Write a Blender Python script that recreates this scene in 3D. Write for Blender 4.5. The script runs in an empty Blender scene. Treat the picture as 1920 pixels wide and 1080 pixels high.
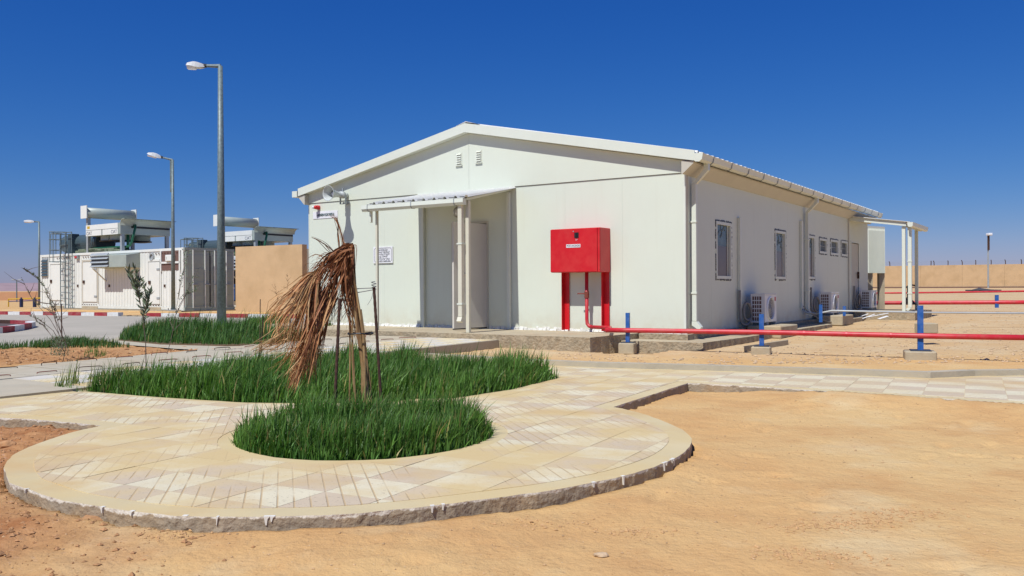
import bpy, bmesh, math, random
import numpy as np
from mathutils import Vector, Matrix
random.seed(7); rng=np.random.default_rng(7)
C=bpy.context.scene.collection
SC=bpy.context.scene
# ------------------------------------------------------------ camera
CZ=1.32; FPX=1635.3; ROLL=-0.005
cam_d=bpy.data.cameras.new('camera'); cam=bpy.data.objects.new('camera',cam_d); C.objects.link(cam)
cam_d.sensor_width=36; cam_d.lens=36*FPX/1920; cam_d.clip_start=.1; cam_d.clip_end=9000
cam.location=(0,0,CZ)
cam.matrix_world=Matrix.Translation((0,0,CZ))@Matrix.Rotation(math.radians(90),4,'X')@Matrix.Rotation(ROLL,4,'Z')
SC.camera=cam
# ------------------------------------------------------------ world and sun
TH=.5892
EX=np.array([math.cos(TH),-math.sin(TH)]); EY=np.array([math.sin(TH),math.cos(TH)]); C0=np.array([3.0023,15.1264])
sx,sy=-.03,-1.; SUN=np.array([*(sx*EX+sy*EY),1.52]); SUN/=np.linalg.norm(SUN)
ELEV=math.asin(SUN[2]); AZ=math.atan2(SUN[0],SUN[1])
W=bpy.data.worlds.new('World'); SC.world=W; W.use_nodes=True
nt=W.node_tree; bg=nt.nodes['Background']; sky=nt.nodes.new('ShaderNodeTexSky')
sky.sky_type='NISHITA'; sky.sun_disc=False; sky.sun_elevation=ELEV; sky.sun_rotation=AZ
sky.altitude=600; sky.air_density=1.0; sky.dust_density=.35; sky.ozone_density=4.0
hs=nt.nodes.new('ShaderNodeHueSaturation'); hs.inputs['Saturation'].default_value=1.22
nt.links.new(sky.outputs[0],hs.inputs['Color'])
# deep, slightly violet desert blue: one smooth curve per channel over the whole sky
EXPO=.06; SKS=.085
vs_=nt.nodes.new('ShaderNodeVectorMath'); vs_.operation='SCALE'; vs_.inputs['Scale'].default_value=.099; nt.links.new(hs.outputs[0],vs_.inputs[0])
sep=nt.nodes.new('ShaderNodeSeparateColor'); nt.links.new(vs_.outputs[0],sep.inputs[0]); com=nt.nodes.new('ShaderNodeCombineColor')
for i_,(a_,g_) in enumerate(((.61,1.41),(.50,1.0),(.70,.65))):
    pw=nt.nodes.new('ShaderNodeMath'); pw.operation='POWER'; pw.inputs[1].default_value=g_; nt.links.new(sep.outputs[i_],pw.inputs[0])
    ml=nt.nodes.new('ShaderNodeMath'); ml.operation='MULTIPLY'; ml.inputs[1].default_value=a_/(SKS*2**EXPO); nt.links.new(pw.outputs[0],ml.inputs[0]); nt.links.new(ml.outputs[0],com.inputs[i_])
nt.links.new(com.outputs[0],bg.inputs[0]); bg.inputs[1].default_value=SKS
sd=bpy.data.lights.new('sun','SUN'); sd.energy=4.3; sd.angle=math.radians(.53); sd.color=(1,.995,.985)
so=bpy.data.objects.new('sun',sd); C.objects.link(so); so.rotation_euler=Vector(SUN).to_track_quat('Z','Y').to_euler()
SC.view_settings.view_transform='Standard'; SC.view_settings.look='None'; SC.view_settings.exposure=EXPO; SC.view_settings.gamma=1
SC.view_settings.use_curve_mapping=False
SC.cycles.max_bounces=6; SC.cycles.diffuse_bounces=2
# ------------------------------------------------------------ survey helpers (photo pixel -> real place)
cR,sR=math.cos(ROLL),math.sin(ROLL)
def ray(px,py):
    dx,dy=px-960,py-540
    return np.array([(cR*dx+sR*dy)/FPX,1.,-(-sR*dx+cR*dy)/FPX])
def G(px,py,z):
    r=ray(px,py); t=(z-CZ)/r[2]; return r*t+[0,0,CZ]
def D(px,py,d): return ray(px,py)*d+[0,0,CZ]
def loc(P): q=np.array(P[:2])-C0; return np.array([q@EX,q@EY,P[2]])
def wor(x,y,z): q=C0+x*EX+y*EY; return np.array([q[0],q[1],z])
def F(px,py,y=0.):
    r=ray(px,py); t=(y+C0@EY)/(r[:2]@EY); return loc(r*t+[0,0,CZ])
def R(px,py,x=0.):
    r=ray(px,py); t=(x+C0@EX)/(r[:2]@EX); return loc(r*t+[0,0,CZ])
# ------------------------------------------------------------ value noise
_T=rng.random((256,256))
def vn(x,y):
    xi=np.floor(x).astype(int); yi=np.floor(y).astype(int); fx=x-xi; fy=y-yi
    fx=fx*fx*(3-2*fx); fy=fy*fy*(3-2*fy)
    a=_T[xi&255,yi&255]; b=_T[(xi+1)&255,yi&255]; c=_T[xi&255,(yi+1)&255]; d=_T[(xi+1)&255,(yi+1)&255]
    return (a*(1-fx)+b*fx)*(1-fy)+(c*(1-fx)+d*fx)*fy
def fbm(x,y,o=4,g=.5):
    s=0;a=1;n=0
    for k in range(o): s=s+a*(vn(x*2**k+17*k,y*2**k+31*k)-.5); n+=a; a*=g
    return s/n
# ------------------------------------------------------------ materials
def _n(t,ty,**k):
    n=t.nodes.new(ty)
    for a,b in k.items():
        if a in n.inputs: n.inputs[a].default_value=b
        else: setattr(n,a,b)
    return n
MATS={}
def mat(name,col,rough=.6,metal=0,var=.08,scale=3.,bump=0,bscale=40,dirt=None,dirtamt=.3,dscale=1.2,spec=.5,bdist=.01,attr=None,trans=0):
    if name in MATS: return MATS[name]
    m=bpy.data.materials.new(name); m.use_nodes=True; t=m.node_tree; L=t.links
    b=t.nodes['Principled BSDF']; b.inputs['Roughness'].default_value=rough; b.inputs['Metallic'].default_value=metal
    b.inputs['Specular IOR Level'].default_value=spec
    tc=_n(t,'ShaderNodeTexCoord'); geo=_n(t,'ShaderNodeNewGeometry')
    n1=_n(t,'ShaderNodeTexNoise',Scale=scale,Detail=6,Roughness=.6); L.new(geo.outputs['Position'],n1.inputs['Vector'])
    mr=_n(t,'ShaderNodeMapRange'); mr.inputs[1].default_value=.3; mr.inputs[2].default_value=.7; mr.inputs[3].default_value=1-var; mr.inputs[4].default_value=1+var
    L.new(n1.outputs[0],mr.inputs[0])
    vm=_n(t,'ShaderNodeVectorMath',operation='SCALE')
    if attr:
        at=_n(t,'ShaderNodeAttribute',attribute_name=attr); L.new(at.outputs['Color'],vm.inputs[0])
    else: vm.inputs[0].default_value=col[:3]
    L.new(mr.outputs[0],vm.inputs['Scale'])
    out=vm.outputs[0]
    if dirt:
        n2=_n(t,'ShaderNodeTexNoise',Scale=dscale,Detail=8,Roughness=.65); L.new(geo.outputs['Position'],n2.inputs['Vector'])
        cr=_n(t,'ShaderNodeMapRange'); cr.inputs[1].default_value=.46; cr.inputs[2].default_value=.72; cr.inputs[3].default_value=0; cr.inputs[4].default_value=dirtamt; L.new(n2.outputs[0],cr.inputs[0])
        mx=_n(t,'ShaderNodeMix',data_type='RGBA'); L.new(cr.outputs[0],mx.inputs[0]); L.new(out,mx.inputs[6]); mx.inputs[7].default_value=(*dirt,1); out=mx.outputs[2]
    L.new(out,b.inputs['Base Color'])
    if bump:
        n3=_n(t,'ShaderNodeTexNoise',Scale=bscale,Detail=5); L.new(geo.outputs['Position'],n3.inputs['Vector'])
        bp=_n(t,'ShaderNodeBump',Strength=bump,Distance=bdist); L.new(n3.outputs[0],bp.inputs['Height']); L.new(bp.outputs[0],b.inputs['Normal'])
    MATS[name]=m; return m
def splash(m,z0,z1,col,amt):
    t=m.node_tree; L=t.links; b=t.nodes['Principled BSDF']; src=b.inputs['Base Color'].links[0].from_socket
    g=_n(t,'ShaderNodeNewGeometry'); s=_n(t,'ShaderNodeSeparateXYZ'); L.new(g.outputs['Position'],s.inputs[0])
    n=_n(t,'ShaderNodeTexNoise',Scale=3.5,Detail=8,Roughness=.7); L.new(g.outputs['Position'],n.inputs['Vector'])
    r=_n(t,'ShaderNodeMapRange'); r.inputs[1].default_value=z0; r.inputs[2].default_value=z1; r.inputs[3].default_value=1; r.inputs[4].default_value=0; L.new(s.outputs[2],r.inputs[0])
    p_=_n(t,'ShaderNodeMath',operation='POWER'); p_.inputs[1].default_value=1.8; L.new(r.outputs[0],p_.inputs[0])
    q=_n(t,'ShaderNodeMapRange'); q.inputs[1].default_value=.3; q.inputs[2].default_value=.65; L.new(n.outputs[0],q.inputs[0])
    m1=_n(t,'ShaderNodeMath',operation='MULTIPLY'); L.new(p_.outputs[0],m1.inputs[0]); L.new(q.outputs[0],m1.inputs[1])
    m2=_n(t,'ShaderNodeMath',operation='MULTIPLY'); m2.inputs[1].default_value=amt; L.new(m1.outputs[0],m2.inputs[0])
    # faint runs of dust down the sheets
    mp=_n(t,'ShaderNodeMapping'); mp.inputs['Scale'].default_value=(9,9,.5); L.new(g.outputs['Position'],mp.inputs[0]); n2=_n(t,'ShaderNodeTexNoise',Scale=1.,Detail=5,Roughness=.6); L.new(mp.outputs[0],n2.inputs['Vector'])
    q2=_n(t,'ShaderNodeMapRange'); q2.inputs[1].default_value=.55; q2.inputs[2].default_value=.75; q2.inputs[4].default_value=.05; L.new(n2.outputs[0],q2.inputs[0])
    ad=_n(t,'ShaderNodeMath',operation='ADD'); L.new(m2.outputs[0],ad.inputs[0]); L.new(q2.outputs[0],ad.inputs[1])
    mx=_n(t,'ShaderNodeMix',data_type='RGBA'); L.new(ad.outputs[0],mx.inputs[0]); L.new(src,mx.inputs[6]); mx.inputs[7].default_value=(*col,1); L.new(mx.outputs[2],b.inputs['Base Color'])
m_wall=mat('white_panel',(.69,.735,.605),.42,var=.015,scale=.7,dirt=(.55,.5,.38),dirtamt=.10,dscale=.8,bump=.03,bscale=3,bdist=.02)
splash(m_wall,.5,1.15,(.50,.40,.25),.55)
m_trim=mat('white_trim',(.71,.745,.63),.38,var=.02,dirt=(.5,.46,.36),dirtamt=.12)
m_post=mat('cream_post',(.66,.63,.49),.45,var=.04)
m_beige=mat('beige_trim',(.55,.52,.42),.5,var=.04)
m_roof=mat('roof_sheet',(.66,.66,.62),.35,var=.04,dirt=(.4,.35,.27),dirtamt=.3)
m_dark=mat('dark_void',(.012,.012,.012),.8)
m_conc=mat('concrete',(.44,.37,.245),.9,var=.16,scale=4,bump=.5,bscale=30,dirt=(.44,.31,.17),dirtamt=.7,dscale=1.6)
m_concr=mat('rough_concrete',(.37,.30,.195),.95,var=.25,scale=9,bump=1,bscale=22,bdist=.03,dirt=(.38,.25,.13),dirtamt=.5,dscale=3)
m_cover=mat('cover_concrete',(.47,.415,.30),.9,var=.08,scale=3,bump=.3,bscale=40,dirt=(.48,.37,.22),dirtamt=.45,dscale=1.1)
m_plaster=mat('white_plaster',(.72,.71,.64),.9,var=.1,bump=1,bscale=18,bdist=.03)
m_galv=mat('galvanised_steel',(.155,.205,.205),.5,.15,var=.3,scale=16,bump=.1)
m_galvd=mat('galvanised_dull',(.36,.39,.39),.55,.2,var=.12,scale=6)
m_red=mat('red_paint',(.60,.008,.014),.42,var=.07,scale=5,dirt=(.5,.10,.07),dirtamt=.3,dscale=2.5)
m_redp=mat('red_pipe_paint',(.55,.022,.035),.45,var=.12,scale=6,dirt=(.45,.2,.13),dirtamt=.35,dscale=5)
m_blue=mat('blue_paint',(.010,.10,.36),.5,var=.2,scale=9,dirt=(.2,.2,.25),dirtamt=.35,dscale=9)
m_rebar=mat('rusty_steel',(.075,.035,.022),.75,.2,var=.3,scale=20)
m_redrust=mat('red_rust',(.22,.05,.03),.7,.1,var=.3,scale=20)
m_black=mat('black_plastic',(.012,.012,.014),.5)
m_glass=mat('window_glass',(.10,.12,.105),.14,var=.5,scale=5,spec=.5)
m_foil=mat('foil_trim',(.05,.05,.055),.35,.3,var=.5,scale=30)
m_ac=mat('ac_white',(.74,.75,.74),.4,var=.03)
m_tape=mat('grey_tape',(.22,.215,.2),.6,var=.15,scale=12)
m_wallt=mat('tan_render',(.58,.40,.215),.9,var=.05,scale=2,bump=.2,bscale=20,dirt=(.46,.31,.155),dirtamt=.75,dscale=.9)
m_dtan=mat('shaded_render',(.24,.2,.15),.9)  # shade of the wall behind is put into this darker tan
m_cont=mat('container_white',(.77,.79,.72),.4,var=.02,dirt=(.5,.46,.37),dirtamt=.12)
splash(m_cont,.4,1.1,(.48,.38,.24),.35)
m_contg=mat('container_grey',(.36,.42,.355),.5,var=.06)
m_teal=mat('teal_tank',(.05,.08,.09),.5,var=.1)
m_green=mat('green_pipe',(.01,.10,.045),.45)
m_palegrn=mat('pale_green_metal',(.36,.41,.36),.45,.05,var=.06)
m_tarp=mat('green_tarp',(.16,.19,.12),.8,var=.3,scale=3)
m_yellow=mat('yellow_paint',(.6,.38,.02),.5)
m_navy=mat('navy_paint',(.01,.02,.07),.5)
m_brown=mat('brown_interior',(.16,.09,.07),.8)
m_kr=mat('kerb_red',(.33,.02,.03),.7,var=.2,scale=8,dirt=(.4,.33,.27),dirtamt=.35,dscale=5)
m_kw=mat('kerb_white',(.70,.69,.65),.7,var=.08,scale=8,dirt=(.4,.33,.25),dirtamt=.3,dscale=5)
m_road=mat('road_surface',(.40,.36,.28),.92,var=.07,scale=1.1,bump=.15,bscale=30,dirt=(.50,.44,.35),dirtamt=.5,dscale=.4)
m_lens=mat('lamp_glass',(.75,.77,.78),.15,var=.02)
m_bush=mat('olive_leaf',(.12,.155,.08),.55,var=.35,scale=25)
m_twig=mat('grey_twig',(.13,.09,.065),.8,var=.2,scale=20)
m_dryweed=mat('dry_weed',(.33,.19,.09),.8)
m_stone=mat('stone',(.52,.37,.22),.95,var=.25,scale=14,bump=.5,bscale=60)
m_white=mat('white_label',(.78,.78,.78),.4)
m_brick=mat('red_brick',(.34,.12,.07),.9,var=.2,scale=14)
m_vcol=mat('dry_palm_leaf',(1,1,1),.7,var=.18,scale=25,attr='col',spec=.25)
def grass_mat():
    m=bpy.data.materials.new('grass_blades'); m.use_nodes=True; t=m.node_tree; L=t.links; b=t.nodes['Principled BSDF']
    at=_n(t,'ShaderNodeAttribute',attribute_name='col'); L.new(at.outputs['Color'],b.inputs['Base Color'])
    b.inputs['Roughness'].default_value=.5; b.inputs['Specular IOR Level'].default_value=.35
    tr=_n(t,'ShaderNodeBsdfTranslucent'); 
    vm=_n(t,'ShaderNodeVectorMath',operation='MULTIPLY'); vm.inputs[1].default_value=(1.3,1.5,.5); L.new(at.outputs['Color'],vm.inputs[0]); L.new(vm.outputs[0],tr.inputs[0])
    mx=_n(t,'ShaderNodeMixShader'); mx.inputs[0].default_value=.3; L.new(b.outputs[0],mx.inputs[1]); L.new(tr.outputs[0],mx.inputs[2])
    L.new(mx.outputs[0],t.nodes['Material Output'].inputs[0]); return m
m_grass=grass_mat()
# ------------------------------------------------------------ mesh builder
class MB:
    def __init__(s): s.v=[];s.f=[];s.c=[]
    def add(s,vs,fs,col=None):
        n=len(s.v); s.v+= [tuple(map(float,p)) for p in vs]; s.f+=[tuple(i+n for i in f) for f in fs]
        if col is not None: s.c+=[col]*len(vs)
        return s
    def box(s,x0,x1,y0,y1,z0,z1):
        return s.add([(x0,y0,z0),(x1,y0,z0),(x1,y1,z0),(x0,y1,z0),(x0,y0,z1),(x1,y0,z1),(x1,y1,z1),(x0,y1,z1)],
          [(0,3,2,1),(4,5,6,7),(0,1,5,4),(1,2,6,5),(2,3,7,6),(3,0,4,7)])
    def bev(s,x0,x1,y0,y1,z0,z1,b=.01):
        bm=bmesh.new(); bmesh.ops.create_cube(bm,size=1)
        for v in bm.verts: v.co=Vector((x0+(v.co.x+.5)*(x1-x0),y0+(v.co.y+.5)*(y1-y0),z0+(v.co.z+.5)*(z1-z0)))
        bmesh.ops.bevel(bm,geom=bm.edges[:],offset=b,segments=1,affect='EDGES')
        bm.verts.index_update(); s.add([v.co[:] for v in bm.verts],[[v.index for v in f.verts] for f in bm.faces]); bm.free(); return s
    def prism(s,poly,z0,z1):   # poly ccw (x,y); z numbers or lists
        n=len(poly); a=z0 if hasattr(z0,'__len__') else [z0]*n; b=z1 if hasattr(z1,'__len__') else [z1]*n
        vs=[(p[0],p[1],a[i]) for i,p in enumerate(poly)]+[(p[0],p[1],b[i]) for i,p in enumerate(poly)]
        return s.add(vs,[tuple(range(n-1,-1,-1)),tuple(range(n,2*n))]+[(i,(i+1)%n,n+(i+1)%n,n+i) for i in range(n)])
    def ext(s,prof,axis,a0,a1):  # profile extruded along axis 0(x)/1(y): prof in the other two
        n=len(prof); P=[]
        for a in (a0,a1):
            for p in prof: P.append((a,p[0],p[1]) if axis==0 else (p[0],a,p[1]))
        return s.add(P,[tuple(range(n)),tuple(range(2*n-1,n-1,-1))]+[(i,n+i,n+(i+1)%n,(i+1)%n) for i in range(n)])
    def tube(s,pts,r,k=8,cap=True):
        pts=[Vector(p) for p in pts]; n=len(pts); rs=r if hasattr(r,'__len__') else [r]*n
        N=len(s.v); up=None; vs=[]
        for i,p in enumerate(pts):
            d=(pts[min(i+1,n-1)]-pts[max(i-1,0)]).normalized()
            if up is None: up=d.orthogonal().normalized()
            else: up=(up-d*up.dot(d)).normalized()
            w=d.cross(up)
            for j in range(k):
                a=2*math.pi*j/k; vs.append(p+(up*math.cos(a)+w*math.sin(a))*rs[i])
        fs=[(i*k+j,i*k+(j+1)%k,(i+1)*k+(j+1)%k,(i+1)*k+j) for i in range(n-1) for j in range(k)]
        if cap: fs+=[tuple(range(k-1,-1,-1)),tuple((n-1)*k+j for j in range(k))]
        return s.add(vs,fs)
    def lathe(s,c,ax,prof,k=20):   # prof [(dist along axis, radius)]
        ax=Vector(ax).normalized(); u=ax.orthogonal().normalized(); w=ax.cross(u); c=Vector(c); vs=[]
        for d,r in prof:
            for j in range(k): a=2*math.pi*j/k; vs.append(c+ax*d+(u*math.cos(a)+w*math.sin(a))*r)
        n=len(prof); return s.add(vs,[(i*k+j,i*k+(j+1)%k,(i+1)*k+(j+1)%k,(i+1)*k+j) for i in range(n-1) for j in range(k)])
    def strip(s,pts,wd,side,col=None):  # flat ribbon
        vs=[];n=len(pts)
        for i,p in enumerate(pts):
            p=np.array(p,float); w=wd[i] if hasattr(wd,'__len__') else wd; q=np.array(side[i] if hasattr(side[0],'__len__') else side,float)
            vs+= [p-q*w/2,p+q*w/2]
        return s.add(vs,[(2*i,2*i+1,2*i+3,2*i+2) for i in range(n-1)],col)
class Thing:
    def __init__(s,name,label,cat,o=(0,0,0),frame='W',rot=0,group=None,kind=None,empty=True):
        s.o=np.array(o,float); s.frame=frame; s.rot=rot; s.name=name
        s.root=bpy.data.objects.new(name,None); C.objects.link(s.root); s.root.empty_display_size=.1
        if label: s.root['label']=label
        if cat: s.root['category']=cat
        if group: s.root['group']=group
        if kind: s.root['kind']=kind
        place(s.root,s.o,frame,rot)
def place(ob,o,frame,rot=0):
    if frame=='W': ob.location=o; ob.rotation_euler=(0,0,rot)
    elif frame=='S': ob.location=wor(*o); ob.rotation_euler=(0,0,-TH+rot)
    else: ob.location=frame(o); ob.rotation_euler=(0,0,frame.rot+rot)
def mesh(name,mb,m,o=(0,0,0),smooth=False):
    me=bpy.data.meshes.new(name); o=np.array(o,float)
    me.from_pydata([tuple(np.array(v)-o) for v in mb.v],[],mb.f)
    if mb.c and len(mb.c)==len(mb.v):
        a=me.color_attributes.new('col','FLOAT_COLOR','POINT'); a.data.foreach_set('color',np.array([(*c[:3],1) for c in mb.c],dtype=np.float32).ravel())
    me.materials.append(m)
    if smooth: me.polygons.foreach_set('use_smooth',[True]*len(me.polygons))
    me.update(); return me
def fixn(me):
    bm=bmesh.new(); bm.from_mesh(me); bmesh.ops.recalc_face_normals(bm,faces=bm.faces); bm.to_mesh(me); bm.free()
def part(t,name,mb,m,parent=None,smooth=False,kind=None,label=None,mats=None):
    me=mesh(name,mb,m,t.o,smooth); fixn(me)
    ob=bpy.data.objects.new(name,me); C.objects.link(ob); ob.parent=parent if parent is not None else t.root
    if kind: ob['kind']=kind
    if label: ob['label']=label
    return ob
def single(name,mb,m,label=None,cat=None,o=(0,0,0),frame='W',rot=0,group=None,kind=None,smooth=False):
    me=mesh(name,mb,m,o,smooth); fixn(me); ob=bpy.data.objects.new(name,me); C.objects.link(ob); place(ob,np.array(o,float),frame,rot)
    for k,v in (('label',label),('category',cat),('group',group),('kind',kind)):
        if v: ob[k]=v
    return ob
class SingleThing:   # lets a mesh object act as the parent of parts given in the same frame
    def __init__(s,ob,o=(0,0,0)): s.root=ob; s.o=np.array(o,float)
def copy_tree(o,parent=None):
    c=o.copy(); C.objects.link(c)
    if parent is not None: c.parent=parent
    for ch in list(o.children): copy_tree(ch,c)
    return c
def relabel(ob,label): ob['label']=label
def text(t,name,body,size,pos,m,rotz=0,parent=None,bold=0,xs=1.,tilt=90,align='CENTER'):
    cu=bpy.data.curves.new(name,'FONT'); cu.body=body; cu.size=size; cu.align_x=align; cu.align_y='CENTER'; cu.extrude=.0008; cu.offset=bold
    tmp=bpy.data.objects.new(name,cu); C.objects.link(tmp); dg=bpy.context.evaluated_depsgraph_get(); me=bpy.data.meshes.new_from_object(tmp.evaluated_get(dg))
    bpy.data.objects.remove(tmp); me.materials.clear(); me.materials.append(m)
    M=Matrix.Translation(Vector(pos)-Vector(t.o))@Matrix.Rotation(rotz,4,'Z')@Matrix.Rotation(math.radians(tilt),4,'X')@Matrix.Scale(xs,4,(1,0,0)); me.transform(M)
    ob=bpy.data.objects.new(name,me); C.objects.link(ob); ob.parent=parent if parent is not None else t.root; return ob
def inpoly(x,y,poly):
    x=np.asarray(x,float); y=np.asarray(y,float); ins=np.zeros(x.shape,bool); n=len(poly); j=n-1
    for i in range(n):
        xi,yi=poly[i][:2]; xj,yj=poly[j][:2]
        c=((yi>y)!=(yj>y))&(x<(xj-xi)*(y-yi)/((yj-yi) if yj!=yi else 1e-9)+xi); ins^=c; j=i
    return ins
def resample(poly,step,closed=True,jit=0.):
    out=[]; n=len(poly)
    for i in range(n if closed else n-1):
        a=np.array(poly[i][:2]); b=np.array(poly[(i+1)%n][:2]); k=max(1,int(round(np.hypot(*(b-a))/step)))
        for q in range(k): out.append(a+(b-a)*q/k)
    if not closed: out.append(np.array(poly[-1][:2]))
    out=np.array(out)
    return out+rng.normal(0,jit,out.shape) if jit else out
def smooth_poly(P,it=2):
    P=[np.array(p[:2]) for p in P]
    for _ in range(it):
        Q=[P[0]]
        for a,b in zip(P[:-1],P[1:]): Q+=[a*.75+b*.25,a*.25+b*.75]
        P=Q+[P[-1]]
    return P
# ============================================================ TERRAIN
PZ=.29
def P2(px,py,z=PZ): return G(px,py,z)[:2]
l0=P2(0,783); l1=P2(60,786); ldir=(l0-l1)/np.linalg.norm(l0-l1)
ringpx=[(191,798),(143,808),(102,821),(61,835),(26,851),(10,868),(8,880),(12,896),(22,908),(51,917),(81,929),(130,941),(200,952),(246,959),(359,969),(493,969),(640,965),(782,952),(924,934),(1030,920),(1101,907),(1172,893),(1243,870),(1279,852),(1297,833),(1296,819),(1282,806),(1243,789),(1207,776),(1172,767),(1150,763)]
ring=smooth_poly([P2(*p) for p in ringpx],1)
near=[P2(1290,718),P2(1380,722),P2(1500,730),P2(1650,740),P2(1780,748),P2(1920,757)]
nd=(near[-1]-near[2]); nd/=np.linalg.norm(nd)
far=[P2(*p) for p in ((1920,704),(1828,705),(1745,709),(1520,701),(1300,694),(1120,689),(1000,684),(900,678),(790,671))]
OUT=[l0+ldir*6,l0,l1,P2(130,792)]+ring+near+[near[-1]+nd*7]+[far[0]+np.array([6,-2.6])]+far+[wor(-2.76,-4.05,0)[:2],wor(-2.76,-16,0)[:2]]
OUT=[np.array(p) for p in OUT]
area=sum(a[0]*b[1]-b[0]*a[1] for a,b in zip(OUT,OUT[1:]+OUT[:1]))/2
if area<0: OUT=OUT[::-1]
BC=np.array([-1.04,6.153]); BR=.905
BED1=[BC+BR*np.array([math.cos(a),math.sin(a)])*(1+.02*math.sin(3*a)) for a in np.linspace(0,2*math.pi,40,endpoint=False)]
b2=[P2(*p) for p in ((94,728),(150,733),(300,745),(460,755),(560,756),(700,756),(780,748),(850,747),(960,730),(1050,708),(1000,706),(900,703),(820,699),(740,694),(680,688))]
BED2=[np.array(p) for p in b2]+[wor(-2.64,-5.9,0)[:2],wor(-2.66,-9.35,0)[:2]]
if sum(a[0]*b[1]-b[0]*a[1] for a,b in zip(BED2,BED2[1:]+BED2[:1]))<0: BED2=BED2[::-1]
def hbase(X,Y):
    X=np.asarray(X,float);Y=np.asarray(Y,float)
    k=np.clip((X+8)/18,0,1)
    hl=np.interp(Y,[-50,9,15,36,50,180,600],[.2,.2,.27,.42,.36,-.72,-1.6]); hr=np.interp(Y,[-50,9,13,17,107,600],[.2,.2,.25,.30,1.05,1.6])
    return hl*(1-k)+hr*k
def wz(y): return np.interp(y,[-16,-12,-9.3,-4.4,-1.7],[.294,.297,.315,.388,.415])
def grow(a,n,f,lim):
    out=[];d=a
    x=n
    while abs(x)<lim: d*=f; x=x+math.copysign(d,a if a else 1) if False else x+d; out.append(x)
    return out
def axis(lo,hi,st,fl,fh,lolim,hilim):
    m=list(np.arange(lo,hi,st)); up=[];d=st;x=m[-1]
    while x<hilim: d*=fh; x+=d; up.append(x)
    dn=[];d=st;x=m[0]
    while x>lolim: d*=fl; x-=d; dn.append(x)
    return np.array(dn[::-1]+m+up)
xs=axis(-5.6,7.2,.045,1.09,1.09,-4000,4000); ys=axis(2.6,11,.04,1.25,1.055,-60,6000)
X,Y=np.meshgrid(xs,ys,indexing='ij')
cell=np.maximum(np.gradient(xs)[:,None],np.gradient(ys)[None,:])
Z=hbase(X,Y)
lx=(X-C0[0])*EX[0]+(Y-C0[1])*EX[1]; ly=(X-C0[0])*EY[0]+(Y-C0[1])*EY[1]
def fade(s): return np.clip(1.5-cell/s,0,1)
Z+=.035*fbm(X*.6,Y*.6,3)*fade(.8)+.015*(Y<9)
# rougher turned soil at the left of the round path, a bare hollow at the right
redm=np.clip((-1.9-X+.25*(5.2-Y))*1.1+1.6*fbm(X*1.3+5,Y*1.3,3),0,1)*np.clip((10-Y)*.6,0,1)*np.clip((Y-1)*.8,0,1)
redm=np.where(X<-2.9,np.maximum(redm,np.clip((9.5-Y),0,1)),redm)
dirtbed=inpoly(X,Y,[G(*p,.3)[:2] for p in ((-300,700),(-200,655),(0,654),(240,650),(330,652),(450,655),(420,664),(200,674),(0,684))])
rub=np.clip((Y-12.6)/1.5,0,1)*np.clip((X+2)/1.5,0,1)*(1-np.clip((Y-70)/40,0,1)*.5)
bill=np.abs(fbm(X*5.5,Y*5.5,4,.55))
bill2=np.abs(fbm(X*13,Y*13,3,.6))
Z+=redm*(.11*(bill-.10)+.035*bill2)*fade(.12)
pat=np.clip(fbm(X*1.1+40,Y*1.1+9,3)*5-.55,0,1)
Z+=(1-redm)*(.010*fbm(X*5,Y*6,3)+.003*fbm(X*21,Y*24,2)+pat*(.06*bill+.04*bill2)-.0*pat)*fade(.12)*(Y<12)
Z+=rub*(.05*bill+.02*bill2)*fade(.25)
Z+=dirtbed*(.12*bill+.05)
Pn=resample([P2(1290,718),P2(1380,722),P2(1500,730),P2(1650,740),P2(1780,748),P2(1920,757),P2(1920,757)+nd*5],.3,False)
dn=np.full(X.shape,9.)
for p_ in Pn: dn=np.minimum(dn,np.hypot(X-p_[0],Y-p_[1]))
Z+=(.075+.03*fbm(X*2.2,Y*2.2,2))*np.exp(-(np.maximum(dn-.1,0)/.55)**2)*np.clip((X-2.0)/1.2,0,1)*(Y<12)
# footprints
for k in range(110):
    cx,cy=rng.uniform(-3,7),rng.uniform(3.1,9); a=rng.uniform(0,3.1); r=np.hypot(((X-cx)*math.cos(a)+(Y-cy)*math.sin(a))/.13,(-(X-cx)*math.sin(a)+(Y-cy)*math.cos(a))/.05)
    Z+=(-.018*np.exp(-r**2)+.009*np.exp(-(r-1.5)**2*3))*(1-redm)*fade(.08)
# sand banked against the outer edge, hollow under paving, beds
nearedge=np.zeros_like(Z)
ins=inpoly(X,Y,OUT)
rc=np.array([-1.2,6.29]); rr=np.hypot(X-rc[0],Y-rc[1])
ang=np.arctan2(Y-rc[1],X-rc[0])
Z+=np.where(~ins,np.exp(-((rr-2.4)/.35)**2)*(.018+.03*fbm(ang*4,ang*0+3,2))*(Y<8)+0,0)
Z=np.where(ins,np.minimum(Z,.12),Z)
Z=np.where(inpoly(X,Y,BED1)|inpoly(X,Y,BED2),.245+.03*fbm(X*8,Y*8,2),Z)
wk=(lx>-5.95)&(lx<-2.8)&(ly<-1.6)&(ly>-18); Z=np.where(wk,np.minimum(Z,.18),Z)
bl=(lx>-9.3)&(lx<.0)&(ly>-1.6)&(ly<14.6); Z=np.where(bl,np.minimum(Z,.2),Z)
nx,ny=X.shape
idx=np.arange(nx*ny).reshape(nx,ny)
q=np.stack([idx[:-1,:-1],idx[1:,:-1],idx[1:,1:],idx[:-1,1:]],-1).reshape(-1,4)
me=bpy.data.meshes.new('ground'); me.vertices.add(nx*ny); me.vertices.foreach_set('co',np.stack([X,Y,Z],-1).astype(np.float32).ravel())
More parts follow.
